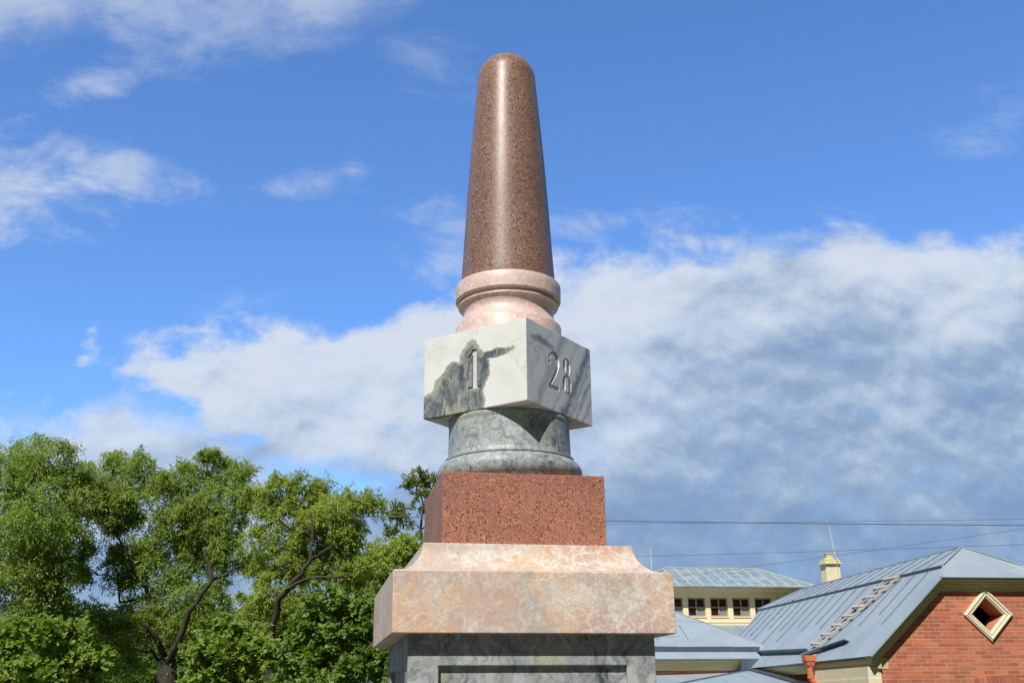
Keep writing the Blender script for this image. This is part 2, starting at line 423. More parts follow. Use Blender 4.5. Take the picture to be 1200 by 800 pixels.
# ------------------------------------------------------------------ monument
MX, MY = -.0191, 5.6009; YP = .1879; YC = .9838
mon = empty('stone_monument', (MX, MY, 0), 0, 'tall distance marker of pink, grey, white and red stone carrying a tapered granite shaft', 'monument')
z = lambda h: h + EYE
# pedestal
b = MB()
b.box(-.80, .80, -.80, .80, 0, .16); b.build('step', M['granite_red'], mon, YP, bevel=.008)
b = MB(); b.box(-.68, .68, -.68, .68, .160, .42); b.build('pedestal_base', M['marble_grey'], mon, YP, bevel=.008)
b = MB(); hs = .57; b.box(-hs, hs, -hs, hs, .42, z(.3088) + .002)
me = b.mesh('pedestal', [M['marble_grey']])
cut = []
for k in range(4):
    c = MB(); ca, sa = math.cos(k * math.pi / 2), math.sin(k * math.pi / 2)
    pts = [(-.433, -hs - .05), (.433, -hs - .05), (.433, -hs + .028), (-.433, -hs + .028)]
    c.prism([(x * ca - y * sa, x * sa + y * ca, .60) for x, y in pts], (0, 0, z(.174) - .60))
    cut.append(c.mesh('c', [M['marble_grey']]))
me = boolean(me, cut)
ped = bpy.data.objects.new('pedestal', me); COL.objects.link(ped); ped.parent = mon; ped.rotation_euler[2] = YP
bv = ped.modifiers.new('b', 'BEVEL'); bv.width = .004; bv.segments = 2; bv.limit_method = 'ANGLE'
# cornice slab with a cavetto top
b = MB(); H = .65; zt = z(.5812); zb = z(.3088)
prof = [(H, zb), (H, zt)]
st, ztop = .505, z(.7235)
for i in range(15):
    a = i / 14 * math.pi / 2 * .93
    rr = .638 - (.638 - st) * math.sin(a) / math.sin(math.pi / 2 * .93)
    zz = zt + .004 + (ztop - .018 - zt) * (1 - math.cos(a)) / (1 - math.cos(math.pi / 2 * .93))
    prof.append((rr, zz))
prof.append((st - .002, ztop))
vs = []; fs = []
for r_, z_ in prof: vs += [(-r_, -r_, z_), (r_, -r_, z_), (r_, r_, z_), (-r_, r_, z_)]
for i in range(len(prof) - 1):
    for k in range(4): fs.append((i * 4 + k, i * 4 + (k + 1) % 4, (i + 1) * 4 + (k + 1) % 4, (i + 1) * 4 + k))
fs.append((3, 2, 1, 0)); q = (len(prof) - 1) * 4; fs.append((q, q + 1, q + 2, q + 3))
b.add(vs, fs); b.build('cornice_slab', M['slab'], mon, YP, bevel=.0035, smooth=25)
b = MB(); b.box(-.399, .399, -.399, .399, ztop, ztop + .006); b.build('mortar_bed', M['mortar'], mon, YP)
b = MB(); b.box(-.404, .404, -.404, .404, ztop + .006, z(1.0818)); b.build('granite_block', M['granite_red'], mon, YP, bevel=.004)
# drum with torus foot
prof = [(.36, z(1.0820)), (.36, z(1.086))]
for i in range(17):
    a = -math.pi / 2 + math.pi * i / 16
    prof.append((.320 + .0645 * math.cos(a), z(1.1515) + .0645 * math.sin(a)))
prof += [(.343, z(1.2165)), (.344, z(1.221)), (.342, z(1.229)), (.331, z(1.231)), (.3275, z(1.238)), (.3255, z(1.25)), (.3225, z(1.40)), (.3235, z(1.412)), (.3262, z(1.416)), (.3262, z(1.434)), (.323, z(1.4405))]
b = MB(); b.lathe(prof, 160); b.build('drum', M['marble_drum'], mon, smooth=38)
# number block
S = .3279
b = MB(); b.box(-S, S, -S, S, z(1.4415), z(1.8815))
me = b.mesh('number_block', [M['cube'], M['carved']])
bm = bmesh.new(); bm.from_mesh(me)
bmesh.ops.bevel(bm, geom=bm.edges[:], offset=.003, segments=2, affect='EDGES', profile=.5)
bm.to_mesh(me); bm.free()
ZC = z(1.6615)
def arc(cx, cy, rx, ry, a0, a1, n): return [(cx + rx * math.cos(R(a0 + (a1 - a0) * i / (n - 1))), cy + ry * math.sin(R(a0 + (a1 - a0) * i / (n - 1)))) for i in range(n)]
def ribbon(pts, ws):
    L = []; Rr = []
    for i, p in enumerate(pts):
        a = pts[max(i - 1, 0)]; c = pts[min(i + 1, len(pts) - 1)]
        tx, ty = c[0] - a[0], c[1] - a[1]; l = math.hypot(tx, ty); nx, ny = -ty / l, tx / l
        L.append((p[0] + nx * ws[i] / 2, p[1] + ny * ws[i] / 2)); Rr.append((p[0] - nx * ws[i] / 2, p[1] - ny * ws[i] / 2))
    return L, Rr
def glyph(ch, shrink=0.):
    """list of solids: ('poly', pts) or ('strip', L, R, closed); height 1"""
    out = []; s = shrink
    if ch == '1':
        out.append([(-.07 + s, .03), (.07 - s, .03), (.07 - s, 1 - s), (-.07 + s, 1 - s)])
        out.append([(-.19 + s, s), (.19 - s, s), (.19 - s, .07 - s), (-.19 + s, .07 - s)])
        out.append([(-.05, .985 - s), (-.05, .87 + s), (-.20 + s, .80 + s), (-.20 + s, .84 - s)])
    if ch == '2':
        pts = arc(0, .745, .2, .225, 190, -35, 22) + [(.115, .50), (.02, .36), (-.10, .21), (-.20, .075)]
        w = [.05 + .085 * math.sin(math.pi * min(1, i / 27.)) ** 2 if i < 25 else .05 for i in range(len(pts))]
        w = [.06 + (.12 * max(0, math.cos((i - 17) / 6.)) if 8 < i < 26 else .01) for i in range(len(pts))]
        out.append(('strip', *ribbon(pts, [x - 2 * s for x in w])))
        out.append([(-.26 + s, s), (.24 - s, s), (.275 - s, .22 - s), (.245, .22 - s), (.21, .105 - s), (-.26 + s, .105 - s)])
        out.append([(x, y) for x, y in arc(-.185, .70, .055 - s, .055 - s, 0, 330, 12)])
    if ch == '8':
        for cy, rx, ry in ((.755, .175, .215), (.265, .215, .235)):
            n = 36; L = []; Q = []
            for i in range(n):
                a = 2 * math.pi * i / n; wd = .06 + .11 * abs(math.cos(a)) ** 1.5
                L.append(((rx + .02 - s) * math.cos(a), cy + (ry + .02 - s) * math.sin(a)))
                Q.append(((rx + .02 - wd + s) * math.cos(a), cy + (ry - .03 + s) * math.sin(a)))
            out.append(('ring', L, Q))
    return out
def glyph_meshes(ch, h, cx, face, d0, d1, shrink=0., mat=None, join=None):
    """solids between depth d0 (outside) and d1 (inside) of a block face; face 0: -Y (28), 1: -X (the 1)"""
    res = []
    for gi, g_ in enumerate(glyph(ch, shrink)):
        dd = .0004 * gi if join is not None else .0002 * gi
        def P(x, y, d):
            X = cx + x * h; Zz = ZC + (y - .5) * h
            if face == 0: return (X, -S - d, Zz)
            return (-S - d, -X, Zz)
        m = join if join is not None else MB()
        a, c = d0 - dd, d1 - dd
        if isinstance(g_, list):
            A = [P(x, y, a) for x, y in g_]; C = [P(x, y, c) for x, y in g_]
            m.prism(A, Vector(C[0]) - Vector(A[0]))
        else:
            closed = g_[0] == 'ring'; L, Q = g_[1], g_[2]; n = len(L)
            vs = [P(*q, a) for q in L] + [P(*q, a) for q in Q] + [P(*q, c) for q in L] + [P(*q, c) for q in Q]
            fs = []
            for i in range(n if closed else n - 1):
                j = (i + 1) % n
                fs += [(i, j, n + j, n + i), (2 * n + i, 3 * n + i, 3 * n + j, 2 * n + j), (i, 2 * n + i, 2 * n + j, j), (n + i, n + j, 3 * n + j, 3 * n + i)]
            if not closed:
                fs += [(0, n, 3 * n, 2 * n), (n - 1, 3 * n - 1, 4 * n - 1, 2 * n - 1)]
            m.add(vs, fs)
        if join is None:
            mm = m.mesh('c', [M['cube'], M['carved']]); bm = bmesh.new(); bm.from_mesh(mm)
            bmesh.ops.recalc_face_normals(bm, faces=bm.faces)
            for f in bm.faces: f.material_index = 1
            bm.to_mesh(mm); bm.free(); res.append(mm)
    return res
DG = [('1', .215, .005, 1), ('2', .205, -.066, 0), ('8', .205, .066, 0)]
cuts = []
for ch, h, cx, fc in DG: cuts += glyph_meshes(ch, h, cx, fc, .01, -.011)
me = boolean(me, cuts)
blk = bpy.data.objects.new('number_block', me); COL.objects.link(blk); blk.parent = mon; blk.rotation_euler[2] = YC
for ch, h, cx, fc in DG:
    j = MB(); glyph_meshes(ch, h, cx, fc, -.009, -.018, shrink=.003, join=j)
    o = j.build('numeral', M['carved'], blk)
    bm = bmesh.new(); bm.from_mesh(o.data); bmesh.ops.recalc_face_normals(bm, faces=bm.faces); bm.to_mesh(o.data); bm.free()
# collar
prof = [(.286, z(1.8822)), (.2905, z(1.888)), (.2915, z(1.965)), (.2885, z(1.971)), (.281, z(1.9725))]
for i in range(17):
    a = i / 16
    rr = .281 - .031 * math.sin(min(1, a / .58) * math.pi / 2) if a < .58 else .250 + .022 * ((a - .58) / .42) ** 2
    prof.append((rr, z(1.974) + .116 * a))
prof += [(.277, z(2.0915)), (.2785, z(2.096)), (.277, z(2.101)), (.270, z(2.103)), (.264, z(2.106)), (.264, z(2.118)), (.287, z(2.120)), (.2925, z(2.126)), (.2935, z(2.168)), (.2935, z(2.206)), (.290, z(2.2145)), (.284, z(2.217)), (.25, z(2.2175))]
b = MB(); b.lathe(prof, 160); b.build('collar', M['collar'], mon, smooth=35)
# shaft
prof = [(.2632, z(2.2178)), (.2636, z(2.235))]
kn = [(2.235, .2636), (2.41, .2524), (2.70, .2362), (2.95, .2199), (3.15, .2050), (3.348, .1889), (3.5525, .1717)]
for i in range(1, 40):
    zz = 2.235 + (3.5525 - 2.235) * i / 39
    for (a, ra), (c, rc) in zip(kn, kn[1:]):
        if a <= zz <= c + 1e-9: rr = ra + (rc - ra) * (zz - a) / (c - a); break
    prof.append((rr, z(zz)))
for i in range(1, 18):
    a = i / 18 * math.pi / 2; prof.append((.1717 * math.cos(a) ** .92, z(3.5525 + .158 * math.sin(a))))
prof.append((.004, z(3.7106)))
b = MB(); b.lathe(prof, 160); b.build('shaft', M['granite_shaft'], mon, smooth=50)

# ------------------------------------------------------------------ brick building (u to the right, v away, 8 degrees)
YB = R(8)
def Wd(u, v, zz=-EYE):
    return (u * math.cos(YB) - v * math.sin(YB), u * math.sin(YB) + v * math.cos(YB), zz + EYE)
U0, V0 = 10.0, 22.0
OFF = (U0, V0, -EYE)
bld = empty('brick_building', Wd(U0, V0), YB, 'red brick stable building with blue-grey metal roof and clipped gable', 'building')
def mb(): return MB(OFF)
SL = .9061
def zA(u): return .789 + SL * (u - 8.936)
UR = 11.49; WV = 18.87; UD = 11.415
mir = lambda u: 2 * UR - u
# gable wall with the diamond opening
b = mb()
poly = [(9.22, -EYE), (mir(9.22), -EYE), (mir(9.22), zA(9.22) - .05), (mir(10.55), zA(10.55) - .06), (10.55, zA(10.55) - .06), (9.22, zA(9.22) - .05)]
b.prism([(u, WV, q) for u, q in poly], (0, .45, 0))
me = b.mesh('wall', [M['brick_x'], M['reveal']])
c = mb(); dz = 1.52; hd = .322
c.prism([(UD - hd, 18.7, dz), (UD, 18.7, dz - hd), (UD + hd, 18.7, dz), (UD, 18.7, dz + hd)], (0, .8, 0), 1)
me = boolean(me, [c.mesh('c', [M['brick_x'], M['reveal']])])
me.materials.clear(); me.materials.append(M['brick_x']); me.materials.append(M['reveal'])
for p in me.polygons:
    p.material_index = 1 if abs(p.normal.y) < .5 and abs(p.center.x + U0 - UD) < .4 and abs(p.center.z - EYE - dz) < .4 else 0
wall = bpy.data.objects.new('wall', me); COL.objects.link(wall); wall.parent = bld
# diamond surround
b = mb()
loops = [(.478, -.01), (.478, .045), (.447, .05), (.447, .066), (.418, .066), (.402, .04), (.385, .04), (.372, .052), (.345, .052), (.338, .03), (.312, .028), (.312, -.03)]
vs = []; fs = []
for rr, f in loops: vs += [(UD - rr, WV - f, dz), (UD, WV - f, dz - rr), (UD + rr, WV - f, dz), (UD, WV - f, dz + rr)]
for i in range(len(loops) - 1):
    for k in range(4): fs.append((i * 4 + k, i * 4 + (k + 1) % 4, (i + 1) * 4 + (k + 1) % 4, (i + 1) * 4 + k))
b.add(vs, fs); b.build('window_surround', M['cream'], bld)
# side walls and back
b = mb(); b.box(9.35, 9.7, 21.3, 28.4, -EYE, .95); b.box(mir(9.7), mir(9.35), 19.33, 28.4, -EYE, .95)
b.build('side_wall', M['brick_y'], bld)
b = mb(); b.prism([(u, 28.0, q) for u, q in [(9.22, -EYE), (mir(9.22), -EYE), (mir(9.22), .95), (mir(10.5), 2.1), (10.5, 2.1), (9.22, .95)]], (0, .38, 0)); b.build('wall', M['brick_x'], bld)
b = mb(); b.box(8.975, 9.6, 19.33, 21.3, -EYE, .62); b.box(8.975, 9.219, 18.86, 19.329, -EYE, .62)
for k in range(7): b.box(8.96, 9.21, 18.84, 21.29, -EYE + .05 + .29 * k, -EYE + .05 + .29 * k + .275)
b.build('corner_pier', M['cream'], bld)
b = mb(); b.box(10.9, 12.1, 19.9, 20.0, -.2, 2.0); b.build('dark_backing', M['dark_inside'], bld)  # near-black panel added behind the diamond opening as its unlit interior
# brick arch over the doorway
b = mb(); Rc = 1.9; cz = .45 - Rc
for i in range(-9, 10):
    a0 = (i * .082) / Rc; w = .033 / Rc; pts = []
    for a, r_ in ((a0 - w, Rc - .27), (a0 + w, Rc - .27), (a0 + w, Rc), (a0 - w, Rc)):
        pts.append((UD + r_ * math.sin(a) * 1.0, WV - .008 - .004 * (i % 2), cz + r_ * math.cos(a)))
    b.prism(pts, (0, .06, 0))
b.build('brick_arch', M['arch'], bld)
# cornice round the gable
def offset(path, d):
    out = []
    n = len(path)
    for i, p in enumerate(path):
        def nr(a, c):
            tx, tz = c[0] - a[0], c[1] - a[1]; l = math.hypot(tx, tz); return (tz / l, -tx / l)
        if i == 0: nn = nr(path[0], path[1]); k = 1
        elif i == n - 1: nn = nr(path[-2], path[-1]); k = 1
        else:
            a = nr(path[i - 1], p); c = nr(p, path[i + 1]); nn = (a[0] + c[0], a[1] + c[1]); l = math.hypot(*nn); nn = (nn[0] / l, nn[1] / l); k = 1 / (nn[0] * a[0] + nn[1] * a[1])
        out.append((p[0] + nn[0] * d * k, p[1] + nn[1] * d * k))
    return out
K = (10.449, 2.16); E0 = (8.936, .789)
path = [E0, K, (mir(K[0]), K[1]), (mir(E0[0]), E0[1])]
cp = [(.02, .225), (.055, .225), (.06, .19), (.09, .185), (.10, .15), (.13, .14), (.145, .09), (.17, .085), (.18, .055), (.225, .045), (.225, -.012), (.02, -.012)]
b = mb(); vs = []; fs = []; m_ = len(path)
for dn, fw in cp:
    for (u, q) in offset(path, dn): vs.append((u, WV - fw, q))
for i in range(len(cp)):
    j = (i + 1) % len(cp)
    for k in range(m_ - 1): fs.append((i * m_ + k, i * m_ + k + 1, j * m_ + k + 1, j * m_ + k))
fs.append(tuple(i * m_ for i in range(len(cp)))); fs.append(tuple(reversed([i * m_ + m_ - 1 for i in range(len(cp))])))
b.add(vs, fs); b.build('gable_cornice', M['trim'], bld)
# eave cornices (left and right side)
def eave(u_wall, sgn, name='eave_cornice'):
    b = mb(); pf = [(.03, .235), (.065, .235), (.07, .20), (.11, .195), (.13, .14), (.15, .135), (.165, .09), (.20, .07), (.21, -.16), (.03, -.16)]
    b.prism([(u_wall - sgn * max(f, 0), 18.80, .789 - d) for d, f in pf], (0, 18.865 - 18.80, 0))
    b.prism([(u_wall - sgn * f, 18.865, .789 - d) for d, f in pf], (0, 25.1 - 18.865, 0)); return b.build(name, M['trim'], bld)
eave(9.215, 1); eave(mir(9.215), -1)
# roof of the gabled range
b = mb(); T = .028
def sheet(b, pts, t=T, mi=0):
    p = [Vector(q) for q in pts]; n = (p[1] - p[0]).cross(p[2] - p[0]).normalized()
    if n.z < 0: n = -n
    b.prism(p, -n * t, mi)
NL = Vector((-SL, 0, 1)).normalized()
for sg in (1, -1):
    X = (lambda u: u) if sg == 1 else mir
    low = [(X(8.936), 18.6, .789), (X(10.449), 18.6, 2.16), (X(10.72), 18.94, zA(10.72)), (X(10.76), 28.72, zA(10.76)), (X(10.30), 28.35, zA(10.30)), (X(8.936), 28.3, .789)]
    sheet(b, low)
    up = [(X(10.67), 18.885, 2.405), (X(UR), 19.545, 2.842), (X(UR), 27.45, 2.846), (X(10.70), 28.70, 2.43)]
    sheet(b, up, .03)
    nl = (-SL * sg, 0, 1)
    for k in range(18):
        v = 19.35 + .52 * k + random.uniform(-.03, .03)
        u0 = 8.94 + (0 if k % 3 else .0); u0 = 9.55 + .25 * (k % 2) + random.uniform(0, .2)
        b.bar((X(u0), v, zA(u0)), (X(10.66), v, zA(10.66)), .009, .022, nl, mi=1)
        nu = (-.53 * sg, 0, 1)
        if v < 27.6: b.bar((X(10.70), v + .2, 2.421), (X(UR), v + .2, 2.843), .013, .024, nu, mi=1)
    b.bar((X(10.449), 18.6, 2.162), (X(10.71), 18.92, 2.405), .03, .012, (0, 0, 1))
    b.bar((X(10.70), 18.91, 2.42), (X(UR), 19.54, 2.842), .035, .02, (0, 0, 1))
    b.bar((X(UR), 27.45, 2.846), (X(10.70), 28.7, 2.43), .035, .02, (0, 0, 1))
# clipped hip at the front and back
sheet(b, [(K[0], 18.6, 2.161), (mir(K[0]), 18.6, 2.161), (mir(10.70), 18.905, 2.4), (UR, 19.545, 2.843), (10.70, 18.905, 2.4)])
for u in (10.95, 11.75, 12.2):
    s0 = .02; vv = 18.62; zz = 2.164; L_ = min(.55, (1.04 - abs(u - UR)) * .8)
    b.bar((u, vv, zz + .004), (u - .12, vv + L_, zz + .72 * L_ + .006), .012, .014)
sheet(b, [(10.70, 28.7, 2.43), (mir(10.70), 28.7, 2.43), (UR, 27.45, 2.846)])
b.bar((UR, 19.54, 2.84), (UR, 27.45, 2.846), .04, .02)
# connecting low roof (between the wings)
f2 = lambda v: 1.25 + .127 * (v - 25)
sheet(b, [(5, 25.6, f2(25.6)), (12.9, 25.6, f2(25.6)), (12.9, 33.98, f2(33.98)), (5, 33.98, f2(33.98))])
for (a, c_) in (((11.748, 33.58), (10.522, 28.9)), ((10.441, 30.68), (10.163, 27.32)), ((9.9, 33.5), (9.3, 27.0))):
    b.bar((*a, f2(a[1])), (*c_, f2(c_[1])), .02, .02)
roof = b.build('roof', [M['roof'], M['roof_seam']], bld)
# step between lower and upper roof slopes
b = mb()
for sg in (1, -1):
    X = (lambda u: u) if sg == 1 else mir
    b.bar((X(10.665), 18.92, 2.385), (X(10.69), 28.7, 2.40), .02, .055, (-.3 * sg, 0, 1), lift=-.025)
b.build('step_flashing', M['slate_metal'], roof)
# left wing: hipped roof, cornice, brick wall
b = mb(); PB = .54; zB = lambda v: 1.0 + PB * (v - 24.7); UC = 10.13; UL = 3.0; rt = 2.85
ridge = zB(24.7 + rt)
P1, P2, P3, P4 = (UL, 24.7, 1.0), (UC, 24.7, 1.0), (UC, 24.7 + 2 * rt, 1.0), (UL, 24.7 + 2 * rt, 1.0)
R1, R2 = (UL + rt, 24.7 + rt, ridge), (UC - rt, 24.7 + rt, ridge)
sheet(b, [P1, P2, R2, R1]); sheet(b, [P2, P3, R2]); sheet(b, [P3, P4, R1, R2]); sheet(b, [P4, P1, R1])
b.bar(P2, R2, .035, .02); b.bar(P1, R1, .035, .02); b.bar(R1, R2, .035, .02)
for u in (3.6, 4.5, 5.3, 6.1, 7.0, 7.75):
    L_ = 1.0 + .3 * (int(u * 7) % 3)
    b.bar((u, 25.25 + .3 * (int(u * 3) % 2), zB(25.25 + .3 * (int(u * 3) % 2))), (u, 25.25 + L_, zB(25.25 + L_)), .014, .014, (0, -PB, 1), mi=1)
b.bar((6.6, 25.72, zB(25.72)), (7.6, 25.72, zB(25.72)), .012, .01, (0, -PB, 1))
wing_roof = b.build('wing_roof', [M['roof'], M['roof_seam']], bld)
b = mb(); b.box(3.3, 9.34, 25.0, 25.5, -EYE, .90); b.build('wing_wall', M['brick_x'], bld)
b = mb(); b.box(3.3, 3.7, 25.5, 30.0, -EYE, .95); b.build('wing_side_wall', M['brick_y'], bld)
b = mb()
pf = [(.03, .255), (.065, .255), (.07, .22), (.11, .215), (.12, .17), (.16, .16), (.165, .11), (.20, .10), (.205, .06), (.255, .045), (.255, -.1), (.03, -.1)]
b.prism([(3.0, 25.0 - f, 1.0 - d) for d, f in pf], (9.0 - 3.0, 0, 0)); b.build('wing_cornice', M['trim'], bld)
# standing gutters on the roofs
b = mb()
nB = (0, -PB, 1)
g0, g1 = (3.3, 25.02, zB(25.02)), (9.26, 24.99, zB(24.99))
seg = 9
for i in range(seg):
    a = [g0[k] + (g1[k] - g0[k]) * i / seg for k in range(3)]; c_ = [g0[k] + (g1[k] - g0[k]) * (i + 1.03) / seg for k in range(3)]
    a[2] += random.uniform(-.008, .008)
    b.bar(a, c_, .012, .13, (0, -.15, 1), lift=-.01); 
b.build('gutter', M['slate_metal'], wing_roof)
b = mb(); gz = lambda u, v: (u, v, zA(u))
b.bar(gz(9.28, 24.95), gz(9.16, 21.75), .014, .13, (-.75, 0, .66), lift=-.01)
b.bar(gz(9.30, 20.18), gz(9.17, 21.15), .014, .13, (-.95, 0, .35), lift=-.01)
b.build('gutter', M['slate_metal'], roof)
b = mb(); b.bar(gz(9.17, 21.13), gz(9.05, 21.75), .014, .15, (-.9, 0, .4), lift=-.01); b.bar(gz(9.02, 21.2), gz(9.02, 21.75), .16, .012, NL, lift=.02)
b.build('gutter_outlet', M['roof'], roof)
# downpipe
b = mb(); px_, py_ = 8.86, 21.15
def ringsq(zt_, zb_, a, c_):
    vs = [(px_ + s * a, py_ + t_ * a, zt_) for s, t_ in ((-1, -1), (1, -1), (1, 1), (-1, 1))] + [(px_ + s * c_, py_ + t_ * c_, zb_) for s, t_ in ((-1, -1), (1, -1), (1, 1), (-1, 1))]
    b.add(vs, [(0, 1, 2, 3), (7, 6, 5, 4), (0, 4, 5, 1), (1, 5, 6, 2), (2, 6, 7, 3), (3, 7, 4, 0)])
ringsq(.905, .80, .115, .105); ringsq(.7995, .70, .095, .066)
o = b.build('rain_hopper', M['terracotta'], bld, bevel=.006)
b = mb(); b.tube([(px_, py_, .70), (px_, py_, .50), (px_ + .02, py_, .44), (px_ + .15, py_ - .02, .33), (px_ + .33, py_ - .03, .18), (px_ + .38, py_ - .03, .10), (px_ + .38, py_ - .03, -1.5)], .06, 16)
b.tube([(px_, py_, .50), (px_, py_, .475)], .068, 16)
b.build('downpipe', M['terracotta'], bld, smooth=40)
# chimney
b = mb(); cu, cv = 12.12, 27.0
b.box(cu - .19, cu + .19, cv - .19, cv + .19, 2.2, 3.42)
ch = b.build('chimney', M['cream_pale'], bld, bevel=.008)
b = mb(); b.box(cu - .255, cu + .255, cv - .255, cv + .255, 3.421, 3.445); b.box(cu - .205, cu + .205, cv - .205, cv + .205, 3.446, 3.53)
b.box(cu - .17, cu + .17, cv - .17, cv + .17, 3.531, 3.57)
b.box(cu - .10, cu + .075, cv - .10, cv + .10, 3.571, 3.69); b.box(cu - .12, cu + .095, cv - .12, cv + .12, 3.691, 3.71)
b.build('chimney_cap', M['lichen'], ch, bevel=.006)
b = mb(); b.tube([(cu + .10, cv - .215, 2.9), (cu + .09, cv - .225, 3.42), (cu + .085, cv - .29, 3.5), (cu + .07, cv - .24, 3.62)], .009, 6); b.tube([(cu + .07, cv - .24, 3.60), (cu - .02, cv - .24, 4.40)], [.016, .010], 6)
b.build('lightning_rod', M['rod'], ch)
# porch roof in the corner
b = mb(); AP = (8.72, 24.3, .72)
sheet(b, [AP, (6.7, 23.4, .40), (7.2, 21.9, .12), (9.15, 21.9, .30)], .03)
sheet(b, [AP, (6.7, 23.4, .40), (5.2, 25.05, .62), (8.6, 25.05, .70)], .03)
for s0, s1 in (((7.9, 23.6), (7.7, 21.95)), ((8.35, 23.9), (8.45, 21.95)), ((8.6, 24.1), (8.9, 22.0))):
    def zp(u, v): 
        n = (Vector((6.7, 23.4, .40)) - Vector(AP)).cross(Vector((7.2, 21.9, .12)) - Vector(AP)); return AP[2] - (n.x * (u - AP[0]) + n.y * (v - AP[1])) / n.z
    b.bar((*s0, zp(*s0)), (*s1, zp(*s1)), .014, .016)
pr = b.build('porch_roof', M['roof'], bld)
b = mb(); b.bar((6.7, 23.4, .41), (AP[0], AP[1], .73), .05, .02); b.bar((5.3, 25.02, .66), (8.75, 25.0, .80), .03, .10, (0, 0, 1)); b.bar((8.75, 24.5, .72), (9.25, 21.9, .33), .10, .07)
b.box(8.72, 9.12, 24.72, 24.99, .74, .985)
b.build('porch_flashing', M['slate_metal'], pr)
b = mb(); b.box(7.0, 7.15, 22.1, 22.25, -EYE, .09); b.box(8.9, 9.05, 22.1, 22.25, -EYE, .24); b.box(7.0, 9.05, 22.1, 22.2, -.1, .06); b.build('porch_post', M['cream'], bld)

# ladder lying on the roof
lad = empty('roof_ladder', Wd(9.25, 21.6, zA(9.25)), YB, 'pale weathered wooden ladder lying up the sloping blue-grey metal roof', 'ladder')
LO = (9.25, 21.6, zA(9.25))
def lp(u, v, h=.05): return (u - SL / 1.349 * h, v, zA(u) + h / 1.349)
r1, r2 = (lp(9.255, 21.87), lp(10.66, 20.95)), (lp(9.215, 21.40), lp(10.65, 20.42))
for a, c_ in (r1, r2):
    b = MB(LO); b.bar(a, c_, .042, .035, NL); b.build('rail', M['oldwood'], lad, bevel=.004)
for k in range(8):
    t_ = .03 + k * .134
    a = Vector(r1[0]).lerp(Vector(r1[1]), t_); c_ = Vector(r2[0]).lerp(Vector(r2[1]), t_); d = (c_ - a).normalized() * .028
    b = MB(LO); b.bar(a - d * .6, c_ + d * .6, .062, .02, NL, lift=.0355); b.build('rung', M['oldwood'], lad, bevel=.003)

# security camera under the eave
sc_ = empty('security_camera', Wd(9.35, 21.55, .5), YB, 'small white security camera on a bracket on the brick wall under the eave', 'camera')
SO = (9.35, 21.55, .5)
b = MB(SO); b.box(9.30, 9.345, 21.47, 21.63, .42, .62); b.tube([(9.3, 21.55, .56), (9.2, 21.55, .60), (9.15, 21.55, .60)], .018, 8); b.build('bracket', M['black_plastic'], sc_, bevel=.004)
b = MB(SO); b.tube([(9.20, 21.62, .575), (9.02, 21.38, .53)], .045, 14); b.build('camera_body', M['white_plastic'], sc_, smooth=40)
b = MB(SO); b.tube([(9.018, 21.378, .53), (9.008, 21.365, .5275)], .036, 14); b.build('lens', M['black_plastic'], sc_, smooth=40)
b = MB(SO); b.tube([(9.24, 21.45, .50), (9.12, 21.32, .44)], .04, 12); b.build('camera_body', M['white_plastic'], sc_, smooth=40)

# ------------------------------------------------------------------ cream building with the row of clerestory windows
VC = 34.0
cb = empty('cream_building', Wd(11.8, 35.5), YB, 'cream plastered building with a row of small brown windows under a pale hipped roof', 'building')
CO = (11.8, 35.5, -EYE)
WL, WR = 8.6, 14.25
b = MB(CO); b.box(WL, WR, VC, VC + .25, -EYE, 2.66); b.box(WL, WR, VC, VC + .25, 3.245, 3.4)
ws = [11.11 + .74 * k for k in range(-3, 5)]
edges = [WL] + [e for w_ in ws for e in (w_, w_ + .575) if e < WR] + [WR]
for i in range(0, len(edges) - 1, 2):
    b.box(edges[i], edges[i + 1], VC + .001, VC + .249, 2.66, 3.245)
b.box(WL, WL + .25, VC + .25, VC + 3, -EYE, 3.4); b.box(WR - .25, WR, VC + .25, VC + 3, -EYE, 3.4); b.box(WL, WR, VC + 3, VC + 3.25, -EYE, 3.4)
b.build('wall', M['cream_pale'], cb)
b = MB(CO)
for w_ in ws:
    if w_ + .575 < WR: b.box(w_ - .01, w_ + .585, VC - .03, VC, 2.625, 2.658)
b.box(WL, WR, VC - .018, VC, 2.47, 2.50)
b.build('sill_band', M['cream_pale'], cb)
for w_ in ws:
    if w_ + .575 > WR: continue
    b = MB(CO); x0, x1, y0, y1 = w_, w_ + .575, 2.662, 3.243; f = .038
    b.box(x0, x0 + f, VC + .05, VC + .11, y0, y1); b.box(x1 - f, x1, VC + .05, VC + .11, y0, y1)
    b.box(x0 + f, x1 - f, VC + .05, VC + .11, y0, y0 + f); b.box(x0 + f, x1 - f, VC + .05, VC + .11, y1 - f, y1)
    cx = (x0 + x1) / 2; b.box(cx - .02, cx + .02, VC + .045, VC + .10, y0 + f, y1 - f); b.box(x0 + f, x1 - f, VC + .052, VC + .095, 2.925, 2.965)
    wn = b.build('window', M['wood_frame'], cb)
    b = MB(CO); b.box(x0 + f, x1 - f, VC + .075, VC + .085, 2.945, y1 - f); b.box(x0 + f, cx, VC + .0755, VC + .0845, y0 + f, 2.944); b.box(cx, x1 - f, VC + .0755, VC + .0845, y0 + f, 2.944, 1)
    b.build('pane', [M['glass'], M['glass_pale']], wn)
b = MB(CO)
pf = [(.0, .49), (.035, .49), (.05, .44), (.09, .40), (.10, .30), (.13, .24), (.13, .14), (.19, .10), (.24, .05), (.24, -.01), (0, -.01)]
b.prism([(WL - .3, VC - f, 3.54 - d) for d, f in pf], (WR - WL + .6, 0, 0)); b.build('eave_cornice', M['trim'], cb)
b = MB(CO); ez = 3.545; rz_ = 4.35
